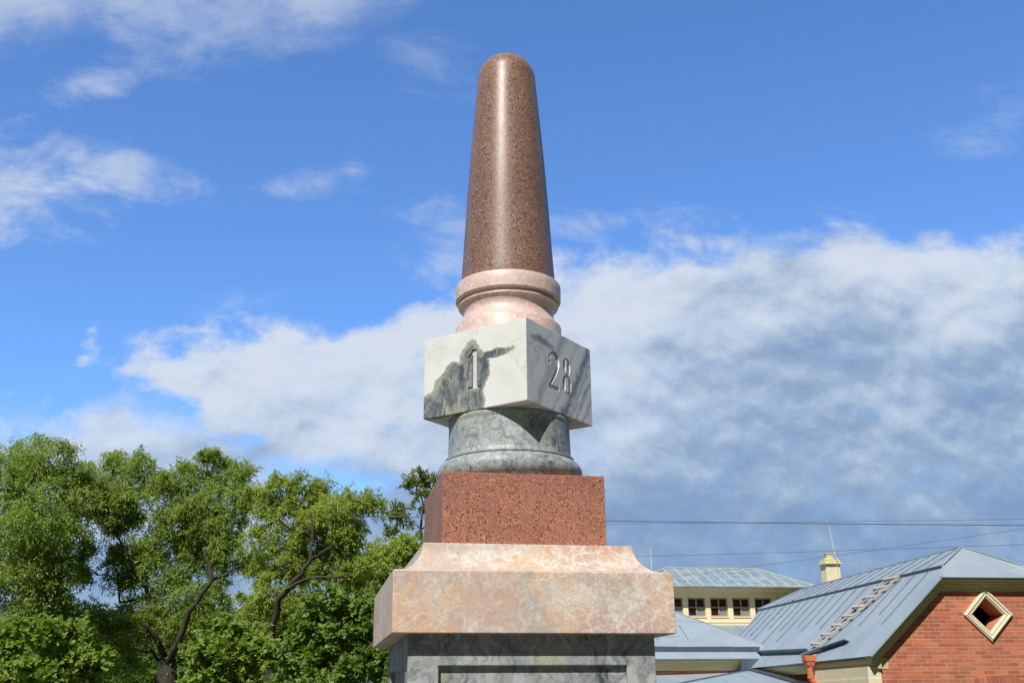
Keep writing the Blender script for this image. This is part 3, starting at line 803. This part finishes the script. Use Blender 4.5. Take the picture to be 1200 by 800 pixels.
C1, C2, C3, C4 = (8.25, 33.48, ez), (14.6, 33.48, ez), (14.6, 37.6, ez), (8.25, 37.6, ez)
Q1, Q2 = (10.15, 35.54, rz_), (13.29, 35.54, rz_)
sheet(b, [C1, C2, Q2, Q1]); sheet(b, [C2, C3, Q2]); sheet(b, [C3, C4, Q1, Q2]); sheet(b, [C4, C1, Q1])
er = b.build('roof', M['roof_old'], cb)
b = MB(CO); nE = (0, -.39, 1)
for k in range(16):
    u = 8.4 + .4 * k; vt = 35.54; 
    if u < 10.15: tt = (u - 8.25) / 1.9
    elif u > 13.29: tt = (14.6 - u) / 1.31
    else: tt = 1
    tt = max(.05, tt)
    # slightly slanted glazing bars
    b.bar((u, 33.5, ez + .003), (u - .0 , 33.5 + 2.04 * tt, ez + (rz_ - ez) * tt), .035, .02, nE)
b.bar(C2, Q2, .07, .03); b.bar(C1, Q1, .07, .03); b.bar(Q1, Q2, .07, .03)
b.build('glazing_bars', M['roof_old_seam'], er)
b = MB(CO); b.tube([(9.22, 33.9, 3.6), (9.2, 33.9, 4.80)], [.022, .012], 6); b.build('lightning_rod', M['rod'], cb)
b = MB(CO); b.tube([(9.38, 34.6, 3.8), (9.38, 34.6, 4.20)], .07, 8); b.build('vent_pipe', M['slate_metal'], cb)

# ------------------------------------------------------------------ overhead cables
def cable(a, c_, sag, rad, label):
    a = Vector(a); c_ = Vector(c_); pts = []
    for i in range(41):
        t_ = i / 40; p = a.lerp(c_, t_); p.z -= sag * 4 * t_ * (1 - t_); pts.append(p)
    o = MB(); o.tube(pts, rad, 6)
    tag(o.build('overhead_cable', M['cable']), label, 'cable', 'cables strung over the roofs')
def through(p, q, x0, x1, sag, rad, label):
    """straight line through two measured points at depth 26, extended to x0 .. x1"""
    p = Vector(p); q = Vector(q); d = (q - p) / (q.x - p.x)
    a = p + d * (x0 - p.x); c_ = p + d * (x1 - p.x); a.z += sag * .8; c_.z += sag * .8
    cable(a, c_, sag, rad, label)
E_ = EYE
through((2.28, 26, 4.27 + E_), (12.32, 26, 4.07 + E_), -14, 28, .25, .010, 'thickest dark cable, nearly level across the sky right of the monument')
through((2.27, 26.3, 4.17 + E_), (12.35, 26.3, 4.25 + E_), -1, 28, .10, .004, 'thin cable crossing just under and over the thickest cable')
through((2.91, 26, 3.33 + E_), (12.25, 26, 3.60 + E_), -1, 28, .12, .005, 'middle thin cable rising gently to the right behind the chimney rod')
through((6.88, 27.5, 3.36 + E_), (12.3, 27.5, 4.13 + E_), 1, 28, .25, .0045, 'lowest cable, climbing steeply to the right over the brick roof')

# ------------------------------------------------------------------ trees
FPX = 1257.4
def at(px, py, Y):
    a = px - 600; b_ = py - 400; r_ = -.009
    A = a * math.cos(r_) + b_ * math.sin(r_); B_ = -a * math.sin(r_) + b_ * math.cos(r_)
    d = Vector((A / FPX, math.cos(PITCH) + B_ / FPX * math.sin(PITCH), math.sin(PITCH) - B_ / FPX * math.cos(PITCH)))
    return Vector((0, 0, EYE)) + d * (Y / d.y)
def leaves_mesh(name, centers, radii, per, lw, ll, mat, droop, parent, off):
    """leaf quads set along short twigs inside each clump"""
    P = []; D = []
    for c_, rr in zip(centers, radii):
        nt = max(6, int(per / 14))
        d = RNG.normal(size=(nt, 3)); d /= np.linalg.norm(d, axis=1)[:, None]
        d[:, 2] = d[:, 2] * .8 + .1
        start = RNG.normal(size=(nt, 3)) * rr * .28
        k = max(1, int(per / nt)); tl = RNG.uniform(.7, 1.45, (nt, 1)); t_ = RNG.uniform(.15, 1.0, (nt, k)) * tl
        pos = start[:, None, :] + d[:, None, :] * (t_ * rr)[:, :, None]
        pos[:, :, 2] -= droop * rr * t_ ** 2
        pos += RNG.normal(size=pos.shape) * rr * .07
        keep = slice(None)
        P.append((pos + np.array(c_)).reshape(-1, 3))
        dd = d[:, None, :] * .8 + RNG.normal(size=pos.shape) * .6; dd[:, :, 2] -= droop * .9
        D.append(dd.reshape(-1, 3))
    P = np.concatenate(P); D = np.concatenate(D); n = len(P)
    D /= np.linalg.norm(D, axis=1)[:, None]
    N = RNG.normal(size=(n, 3)) * .8; N[:, 2] = np.abs(N[:, 2]) + .6; N[:, 1] -= .55; N[:, 0] -= .2
    S_ = np.cross(D, N); S_ /= np.linalg.norm(S_, axis=1)[:, None]
    L = ll * RNG.uniform(.55, 1.45, n)[:, None]; Wd_ = lw * RNG.uniform(.75, 1.2, n)[:, None]
    V = np.empty((n, 4, 3)); V[:, 0] = P; V[:, 1] = P + D * L * .5 + S_ * Wd_ * .5; V[:, 2] = P + D * L; V[:, 3] = P + D * L * .5 - S_ * Wd_ * .5
    V -= np.array(off)
    me = bpy.data.meshes.new(name); me.vertices.add(n * 4); me.vertices.foreach_set('co', V.reshape(-1))
    me.loops.add(n * 4); me.loops.foreach_set('vertex_index', np.arange(n * 4, dtype=np.int32))
    me.polygons.add(n); me.polygons.foreach_set('loop_start', np.arange(0, n * 4, 4, dtype=np.int32)); me.polygons.foreach_set('loop_total', np.full(n, 4, dtype=np.int32))
    me.materials.append(mat); me.update(calc_edges=True)
    o = bpy.data.objects.new(name, me); COL.objects.link(o); o.parent = parent
    return n
def tree(name, label, Y, base_px, lobes, mat, lw=.027, ll=.088, per=400, dens=1., droop=.45, trunk_r=.22, fork=None, sub=(.26, .42), limbs=(), group=None, lean=0):
    base = at(base_px, 827, Y); base.z = 0; bx = base.x
    root = empty(name, tuple(base), 0, label, 'tree', group)
    mpp = Y / FPX * .97
    cen = []; rad = []; tw = MB(tuple(base))
    fp = at(*(fork or (base_px, 790)), Y)
    # trunk
    tp = [base, base.lerp(fp, .5) + Vector((.08, .05, 0)), fp]
    tw.tube(tp, [trunk_r * 1.25, trunk_r, trunk_r * .8], 10)
    nodes = [(fp, trunk_r * .55)]
    limbs = [[(x, y, dy, r_ * .55) for x, y, dy, r_ in lm] for lm in limbs]
    for lm in limbs:
        for x, y, dy, r_ in lm: nodes.append((at(x, y, Y + dy), r_))
        for x, y, dy, r_ in lm[2::2] + [lm[-1]]: lobes = lobes + [(x + 6, y - 4, 15, 11)]
    cs = []
    for (px, py, rx, ry) in lobes:
        yo = RNG.uniform(-1., 1.) * rx * mpp * .8
        cs.append((at(px, py, Y + yo), rx * mpp * 1.12, ry * mpp * 1.12))
    for c_, ax, az in sorted(cs, key=lambda q: (q[0] - fp).length):
        ay = max(ax, az) * .85
        n = max(4, int(dens * 15 * (ax * az + .12) / .5))
        s0, rr0 = min(nodes, key=lambda nd: (nd[0] - c_).length + (.7 if nd[0].z > c_.z else 0))
        L_ = (c_ - s0).length; r0 = min(rr0 * .75, .02 + L_ * .022)
        mid = s0.lerp(c_, .5) + Vector((RNG.normal() * .12, RNG.normal() * .12, RNG.uniform(-.1, .2))) * L_
        pts = []
        for i in range(8):
            t_ = i / 7; p = s0 * (1 - t_) ** 2 + mid * 2 * t_ * (1 - t_) + c_ * t_ ** 2
            w_ = .05 * math.sin(math.pi * t_) * min(L_, 1.5)
            pts.append(p + Vector(RNG.normal(size=3) * w_))
        tw.tube(pts, [r0 * (1 - .65 * i / 7) for i in range(8)], 6)
        nodes.append((pts[4], r0 * .7)); nodes.append((c_, r0 * .45))
        for _ in range(n):
            d = RNG.normal(size=3); d /= np.linalg.norm(d); q = RNG.uniform(0, 1) ** .42
            s_ = Vector((c_.x + d[0] * ax * q, c_.y + d[1] * ay * q, c_.z + d[2] * az * q))
            cen.append(tuple(s_)); rad.append(RNG.uniform(*sub) * RNG.choice([.75, 1., 1.25]) * min(1.2, max(.6, ax / .8)))
            if RNG.uniform() < .6:
                a = pts[int(RNG.integers(4, 8))]; m_ = a.lerp(s_, .5) + Vector((0, 0, .08))
                tw.tube([a, m_, s_], [.014, .009, .004], 4, cap=False)
    for lm in limbs:
        pts = [at(x, y, Y + dy) for x, y, dy, _ in lm]; 
        fine = []; rs = []
        for i in range(len(pts) - 1):
            for k in range(4):
                t_ = k / 4; q_ = pts[i].lerp(pts[i + 1], t_); jt = .014 if k else .0
                fine.append(q_ + Vector(RNG.normal(size=3) * jt)); rs.append(lm[i][3] * (1 - t_) + lm[i + 1][3] * t_)
        fine.append(pts[-1]); rs.append(lm[-1][3] * .5)
        tw.tube(fine, rs, 8)
    tw.build('trunk', M['bark'], root, smooth=60)
    n = leaves_mesh('crown', cen, rad, per, lw, ll, mat, droop, root, tuple(base))
    return n
NL_ = 0
NL_ += tree('willow_tree', 'dense green willow cut off by the left edge of the photo', 24, -10,
    [(18, 560, 50, 40), (72, 552, 30, 30), (48, 535, 32, 22), (50, 605, 48, 36), (5, 640, 50, 45), (88, 592, 24, 30), (15, 700, 42, 45), (50, 668, 30, 34), (-60, 600, 60, 80), (10, 755, 50, 40), (-70, 720, 60, 60), (60, 720, 28, 26)],
    M['leaf_willow'], fork=(5, 760), limbs=[[(5, 760, 0, .16), (25, 715, -.3, .12), (38, 690, -.5, .06)], [(5, 770, 0, .12), (50, 700, 0, .09), (66, 660, .2, .06), (70, 632, .2, .045), (66, 615, .2, .03)]])
NL_ += tree('willow_tree', 'broad green willow with forked dark trunk, second large tree from the left edge', 26, 195,
    [(132, 552, 30, 22), (162, 553, 26, 20), (195, 572, 26, 16), (222, 562, 26, 24), (252, 560, 24, 26), (243, 533, 7, 9), (282, 562, 18, 18), (205, 598, 34, 20), (245, 598, 32, 28), (280, 592, 16, 18), (160, 582, 30, 16), (132, 592, 24, 20),
     (120, 572, 24, 16), (150, 606, 22, 14), (112, 600, 18, 14), (215, 622, 28, 14), (265, 612, 22, 16), (175, 655, 28, 16), (185, 638, 34, 24), (230, 645, 30, 32), (262, 640, 20, 26), (98, 640, 22, 16), (90, 612, 14, 20), (95, 665, 20, 14), (160, 668, 16, 12), (205, 690, 34, 28), (248, 690, 24, 28), (165, 712, 26, 22), (125, 728, 30, 18), (85, 722, 26, 22), (215, 735, 34, 26), (140, 760, 40, 22)],
    M['leaf_willow'], trunk_r=.26, fork=(196, 775), limbs=[[(196, 775, 0, .16), (182, 745, -.6, .13), (165, 730, -.9, .07)], [(196, 780, 0, .2), (208, 755, -.5, .15), (222, 715, -.9, .11), (248, 680, -1.1, .09), (246, 662, -1.1, .07), (238, 645, -1.1, .05)],
        [(180, 742, 0, .11), (172, 690, -.3, .09), (152, 655, -.7, .07), (140, 632, -.8, .05), (128, 612, -.8, .03)], [(248, 680, -.8, .07), (270, 668, -.8, .05), (285, 660, -.8, .03)], [(172, 700, 0, .06), (140, 705, 0, .05), (138, 680, 0, .045), (132, 655, 0, .03)]])
NL_ += tree('willow_tree', 'yellowish green willow with leaning limbs, between the broad willow and the monument', 25, 315,
    [(338, 568, 24, 17), (368, 575, 26, 18), (398, 588, 24, 16), (425, 586, 17, 12), (320, 590, 18, 20), (345, 603, 28, 22), (380, 610, 28, 20), (412, 612, 18, 14), (300, 575, 12, 12), (355, 622, 24, 14), (375, 592, 24, 14), (440, 590, 10, 9), (400, 630, 20, 12), (372, 650, 18, 12), (338, 640, 24, 22), (390, 640, 24, 15), (318, 672, 22, 18), (350, 672, 24, 16), (392, 668, 22, 12), (425, 655, 12, 10), (300, 705, 20, 20), (335, 705, 24, 18), (300, 628, 8, 12), (310, 750, 24, 24)],
    M['leaf_pale'], dens=.95, fork=(318, 745), trunk_r=.2, limbs=[[(318, 750, 0, .15), (326, 702, -.5, .12), (350, 675, -1., .10), (364, 655, -1.1, .08), (366, 625, -1.1, .05), (364, 600, -1.1, .03)], [(335, 690, -.8, .07), (362, 677, -1.2, .06), (392, 676, -1.2, .05), (412, 671, -1.2, .035)], [(364, 655, -1.1, .05), (380, 645, -1.2, .04), (394, 636, -1.2, .025)], [(366, 630, -1, .03), (352, 618, -1, .02)]])
NL_ += tree('slender_tree', 'thin dark olive tree rising just left of the red granite block', 31, 496,
    [(492, 555, 17, 9), (478, 572, 13, 9), (505, 565, 12, 10), (470, 593, 14, 9), (494, 590, 14, 13), (462, 603, 9, 9), (508, 612, 12, 14), (480, 612, 16, 9), (488, 636, 18, 12), (462, 625, 9, 9)],
    M['leaf_olive'], dens=.55, per=150, lw=.045, ll=.09, fork=(495, 660), trunk_r=.12, sub=(.18, .32), droop=.1, limbs=[[(495, 665, 0, .10), (493, 620, 0, .07), (496, 590, 0, .04), (490, 565, 0, .02)]])
NL_ += tree('bushy_tree', 'pale yellow-green bushy tree touching the left corner of the pink slab', 28, 455,
    [(452, 650, 26, 14), (482, 648, 22, 15), (470, 632, 14, 8), (440, 672, 24, 12), (470, 672, 26, 14), (420, 684, 20, 10), (505, 660, 16, 20), (450, 710, 36, 22)],
    M['leaf_pale'], fork=(455, 730), trunk_r=.15, lw=.035, ll=.09, droop=.3)
LK = dict(lw=.085, ll=.10, droop=.15, sub=(.22, .34), per=130)
NL_ += tree('linden_tree', 'small broad-leaved tree with bright green leaves below the gap between two willows', 19.5, 265,
    [(262, 738, 22, 16), (305, 748, 16, 18), (318, 775, 20, 20), (245, 765, 26, 20), (285, 765, 22, 20), (265, 795, 36, 22), (300, 795, 16, 16), (228, 792, 16, 18)], M['leaf_linden'], fork=(265, 815), trunk_r=.1, **LK)
NL_ += tree('linden_tree', 'dark glossy broad-leaved tree beside the left side of the pedestal', 19, 400,
    [(392, 708, 26, 15), (425, 712, 24, 15), (370, 735, 26, 20), (405, 740, 30, 24), (440, 745, 22, 28), (350, 768, 24, 20), (385, 778, 30, 22), (425, 785, 30, 24), (455, 775, 20, 26), (360, 800, 30, 18)], M['leaf_dark'], fork=(400, 810), trunk_r=.12, dens=1.2, **LK)
NL_ += tree('linden_tree', 'broad-leaved tree filling the bottom left corner of the photo', 20, 55,
    [(12, 752, 30, 22), (50, 745, 26, 18), (82, 742, 22, 18), (30, 785, 40, 22), (80, 780, 30, 24), (112, 785, 22, 20), (-30, 775, 30, 34)], M['leaf_linden'], fork=(55, 815), trunk_r=.12, dens=1.15, **LK)
for (Y, bp, lb, lab) in ((36, 335, [(350, 715, 36, 18), (300, 760, 40, 30), (370, 790, 50, 30), (320, 735, 30, 24), (350, 745, 30, 26), (330, 780, 40, 24), (290, 770, 26, 24), (380, 775, 34, 28), (300, 740, 20, 20)], 'mid green tree far behind, seen below the leaning willow'),
        (38, 165, [(60, 745, 40, 20), (110, 755, 40, 20), (200, 785, 60, 30), (260, 740, 30, 22), (20, 790, 50, 30), (130, 800, 60, 25), (140, 765, 40, 22), (180, 745, 34, 22), (215, 760, 34, 26), (100, 775, 34, 22), (240, 775, 30, 22), (160, 790, 50, 18), (60, 770, 34, 24)], 'dark green tree far behind the forked willow trunk'),
        (37, 440, [(430, 725, 30, 24), (460, 720, 30, 26), (470, 765, 40, 30), (410, 765, 40, 26), (500, 740, 30, 40)], 'green tree far behind the dark glossy tree beside the pedestal')):
    NL_ += tree('distant_tree', lab, Y, bp, lb, M['leaf_dark'], fork=(bp, 800), trunk_r=.15, per=150, lw=.09, ll=.16, sub=(.4, .6), droop=.2, group='trees far behind the willows')
open('/tmp/leaves.txt', 'w').write(str(NL_)) if False else None
print('leaves', NL_, 'objects', len(bpy.data.objects))

# ------------------------------------------------------------------ sky, sun
w = bpy.data.worlds.new('World'); scene.world = w; w.use_nodes = True
class WT(NT):
    def __init__(s, w):
        s.t = w.node_tree; s.n = s.t.nodes; s.co = s.n.new('ShaderNodeTexCoord').outputs['Generated']
t = WT(w)
sky = t.node('ShaderNodeTexSky', sky_type='NISHITA'); sky.sun_disc = False
sky.sun_elevation = R(SUN_EL); sky.sun_rotation = R(180 - SUN_AZ); sky.altitude = 100; sky.air_density = 1.0; sky.dust_density = .6; sky.ozone_density = 2.0
x, y, zz = t.sep()[0:3]
ys = t.math('MAXIMUM', y, .12)
X = t.math('DIVIDE', x, ys); Y = t.math('DIVIDE', zz, ys)
def curve(pts, lo=-.8, hi=.8, ylo=0., yhi=1.):
    fc = t.node('ShaderNodeFloatCurve'); c_ = fc.mapping.curves[0]
    pts = [((a - lo) / (hi - lo), (b_ - ylo) / (yhi - ylo)) for a, b_ in pts]
    pts = [(0, pts[0][1])] + pts + [(1, pts[-1][1])]
    c_.points[0].location = pts[0]; c_.points[1].location = pts[-1]
    for p in pts[1:-1]: c_.points.new(*p)
    fc.mapping.update(); xin = t.math('DIVIDE', t.math('SUBTRACT', Xn, lo), hi - lo, clamp=True); t.link(xin, fc.inputs['Value'])
    return t.math('MULTIPLY_ADD', fc.outputs[0], yhi - ylo, ylo)
P2 = t.vec(X, t.math('MULTIPLY', Y, 1.5), 0.)
n_lo = t.noise(3.2, 3, .5, vec=P2); n_mid = t.noise(7.5, 12, .62, vec=P2, dist=.25); n_hi = t.noise(22, 10, .62, vec=P2, dist=.3)
Xn = t.math('ADD', X, t.math('MULTIPLY_ADD', n_mid, .12, -.06))
nz = t.math('ADD', t.math('MULTIPLY_ADD', n_mid, .30, -.15), t.math('MULTIPLY_ADD', n_hi, .08, -.04))
def edge(v, soft): return t.node('ShaderNodeMapRange', {'Value': v, 'From Min': 0., 'From Max': soft}, interpolation_type='SMOOTHSTEP').outputs[0]
rt_ = curve([(-.12, .20), (-.09, .36), (-.059, .395), (-.01, .43), (.044, .44), (.14, .455), (.227, .459), (.287, .445), (.35, .467), (.418, .453), (.521, .452), (.7, .45)])
lt_ = curve([(-.60, .262), (-.492, .258), (-.46, .262), (-.435, .32), (-.415, .352), (-.363, .362), (-.254, .371), (-.144, .382), (-.034, .39)])
lb_ = curve([(-.6, .20), (-.46, .20), (-.445, .27), (-.416, .30), (-.387, .285), (-.345, .265), (-.30, .22), (-.244, .19), (-.194, .19), (-.122, .17), (-.033, .0)])
s1 = curve([(-.6, .25), (-.444, .265), (-.371, .278), (-.287, .265), (-.22, .228), (-.146, .20), (-.08, .22)])
right = edge(t.math('ADD', t.math('SUBTRACT', rt_, Y), t.math('MULTIPLY_ADD', nz, .72, .012)), .06)
left = edge(t.math('ADD', t.math('MINIMUM', t.math('SUBTRACT', lt_, Y), t.math('SUBTRACT', Y, lb_)), t.math('MULTIPLY', nz, .8)), .05)
low = t.math('MULTIPLY', edge(t.math('ADD', t.math('SUBTRACT', s1, Y), t.math('MULTIPLY_ADD', nz, .6, .03)), .06), .95)
ul = curve([(-.64, .647), (-.55, .645), (-.495, .650), (-.461, .675), (-.421, .655), (-.364, .635), (-.318, .632), (-.283, .645), (-.246, .655), (-.182, .668), (-.137, .69), (-.072, .73), (0, .80), (.5, .82)])
upl = t.math('MULTIPLY', edge(t.math('ADD', t.math('SUBTRACT', Y, ul), t.math('MULTIPLY', nz, .75)), .13), .62)
wv = t.noise(11, 10, .68, vec=t.vec(t.math('MULTIPLY', X, .8), t.math('MULTIPLY_ADD', Y, 1.6, t.math('MULTIPLY', X, .15)), 2.), dist=.35)
wisp = t.node('ShaderNodeMapRange', {'Value': wv, 'From Min': .36, 'From Max': .66}).outputs[0]
def blob(cx, cy, rx, ry, am, an=0., k=3.0):
    dx = t.math('SUBTRACT', X, cx); dy = t.math('SUBTRACT', Y, cy); ca, sa = math.cos(an), math.sin(an)
    p = t.math('DIVIDE', t.math('ADD', t.math('MULTIPLY', dx, ca), t.math('MULTIPLY', dy, sa)), rx)
    q = t.math('DIVIDE', t.math('SUBTRACT', t.math('MULTIPLY', dy, ca), t.math('MULTIPLY', dx, sa)), ry)
    d = t.math('SUBTRACT', 1., t.math('SQRT', t.math('ADD', t.math('MULTIPLY', p, p), t.math('MULTIPLY', q, q))))
    f = t.math('ADD', t.math('MULTIPLY', d, .9), t.math('MULTIPLY_ADD', wv, 3.2, -1.6))
    return t.math('MULTIPLY', edge(t.math('MULTIPLY', f, t.math('MULTIPLY_ADD', d, 1., 1., clamp=True)), 1.2), t.math('MULTIPLY', t.math('MULTIPLY_ADD', wisp, .5, .5), am * 1.25))
bl = [blob(-.54, .51, .16, .085, .62, -.1), blob(-.435, .545, .13, .035, .5, -.35), blob(-.20, .518, .07, .022, .5, .15), blob(-.165, .528, .03, .035, .45, .3), blob(-.055, .452, .07, .055, .45, .2), blob(.09, .468, .13, .025, .5, 0), blob(.53, .59, .08, .04, .25, .4), blob(.49, .555, .05, .02, .2, .2), blob(-.10, .662, .10, .04, .2, -.3), blob(-.44, .64, .06, .03, .4, .3), blob(-.27, .385, .08, .02, .4, 0)]
dens = right
for q in [left, low, upl] + bl: dens = t.math('MAXIMUM', dens, q)
# small openings of blue
thin = t.math('SUBTRACT', 1., t.math('MULTIPLY', blob(-.155, .20, .10, .03, 1., -.05, 3.5), .95))
dens = t.math('MULTIPLY', dens, thin)
dens = t.math('MULTIPLY', dens, t.node('ShaderNodeMapRange', {'Value': n_hi, 'From Min': .25, 'From Max': .5, 'To Min': .86, 'To Max': 1.}).outputs[0])
dens = t.math('MULTIPLY', dens, .95)
# cloud tone: pale tops, blue-grey undersides lower down on the right
def pv(dx, dy, sy, zo): return t.vec(t.math('ADD', X, dx), t.math('MULTIPLY', t.math('ADD', Y, dy), sy), zo)
def emboss(sc, det, dy, k, sy=1.9):
    a_ = t.noise(sc, det, .56, vec=pv(0., 0., sy, 4.), dist=.15); b_ = t.noise(sc, det, .56, vec=pv(-dy * .25, dy, sy, 4.), dist=.15)
    return t.math('MULTIPLY', t.math('SUBTRACT', a_, b_), k), a_
e1, a1 = emboss(5.5, 8, .030, 2.4, 1.45); e2, a2 = emboss(15., 6, .012, 2.2, 1.4)
sh = t.math('ADD', t.math('ADD', e1, e2), t.math('MULTIPLY_ADD', a1, 2.0, -.92))
base = curve([(-.6, .15), (-.3, .19), (-.1, .19), (.05, .22), (.2, .29), (.5, .32)])   # height of the dark base
hgt = t.math('DIVIDE', t.math('SUBTRACT', Y, t.math('MULTIPLY', base, .55)), t.math('ADD', base, .02))
tone = t.math('ADD', t.math('MULTIPLY', sh, .55), hgt)
tone = t.node('ShaderNodeMapRange', {'Value': tone, 'From Min': -.25, 'From Max': 1.15}, interpolation_type='SMOOTHSTEP').outputs[0]
cc = t.ramp(tone, [(0, (.215, .32, .51)), (.3, (.31, .42, .585)), (.62, (.48, .575, .715)), (1, (.68, .745, .84))])
gain = t.mix(1., sky.outputs[0], (1.0, 1.0, 1.0), 'MULTIPLY')
t.SKYG = gain
bg = t.n['Background']; bg.inputs[1].default_value = .1
# sky dimmed behind camera to cut fill, blue raised ahead; clouds in same units
skyc = t.mix(1., sky.outputs[0], t.ramp(t.math('MULTIPLY_ADD', y, .5, .5), [(.40, (.13, .145, .165)), (.62, (.38, .50, .66)), (.8, (1.08, 1.57, 2.2))]), 'MULTIPLY')
ccs = t.mix(1., cc, (10., 10., 10.), 'MULTIPLY')
front = t.math('MULTIPLY', t.math('GREATER_THAN', zz, -.02), t.node('ShaderNodeMapRange', {'Value': y, 'From Min': .25, 'From Max': .5}, interpolation_type='SMOOTHSTEP').outputs[0])
fin = t.mix(t.math('MULTIPLY', dens, front), skyc, ccs)
t.link(fin, bg.inputs[0])

sun = bpy.data.lights.new('sun', 'SUN'); so = bpy.data.objects.new('sun', sun); COL.objects.link(so)
sun.energy = 5.0; sun.angle = R(.53); sun.color = (1., .965, .905)
a, e = R(SUN_AZ), R(SUN_EL)
d = Vector((math.sin(a) * math.cos(e), -math.cos(a) * math.cos(e), math.sin(e)))
so.rotation_euler = d.to_track_quat('Z', 'Y').to_euler()
so.location = (0, 0, 30)

vs_ = scene.view_settings; vs_.view_transform = 'Standard'; vs_.look = 'None'; vs_.exposure = 0; vs_.gamma = 1
scene.render.engine = 'CYCLES'
scene.cycles.max_bounces = 4; scene.cycles.diffuse_bounces = 3; scene.cycles.glossy_bounces = 2; scene.cycles.transmission_bounces = 3; scene.cycles.transparent_max_bounces = 2
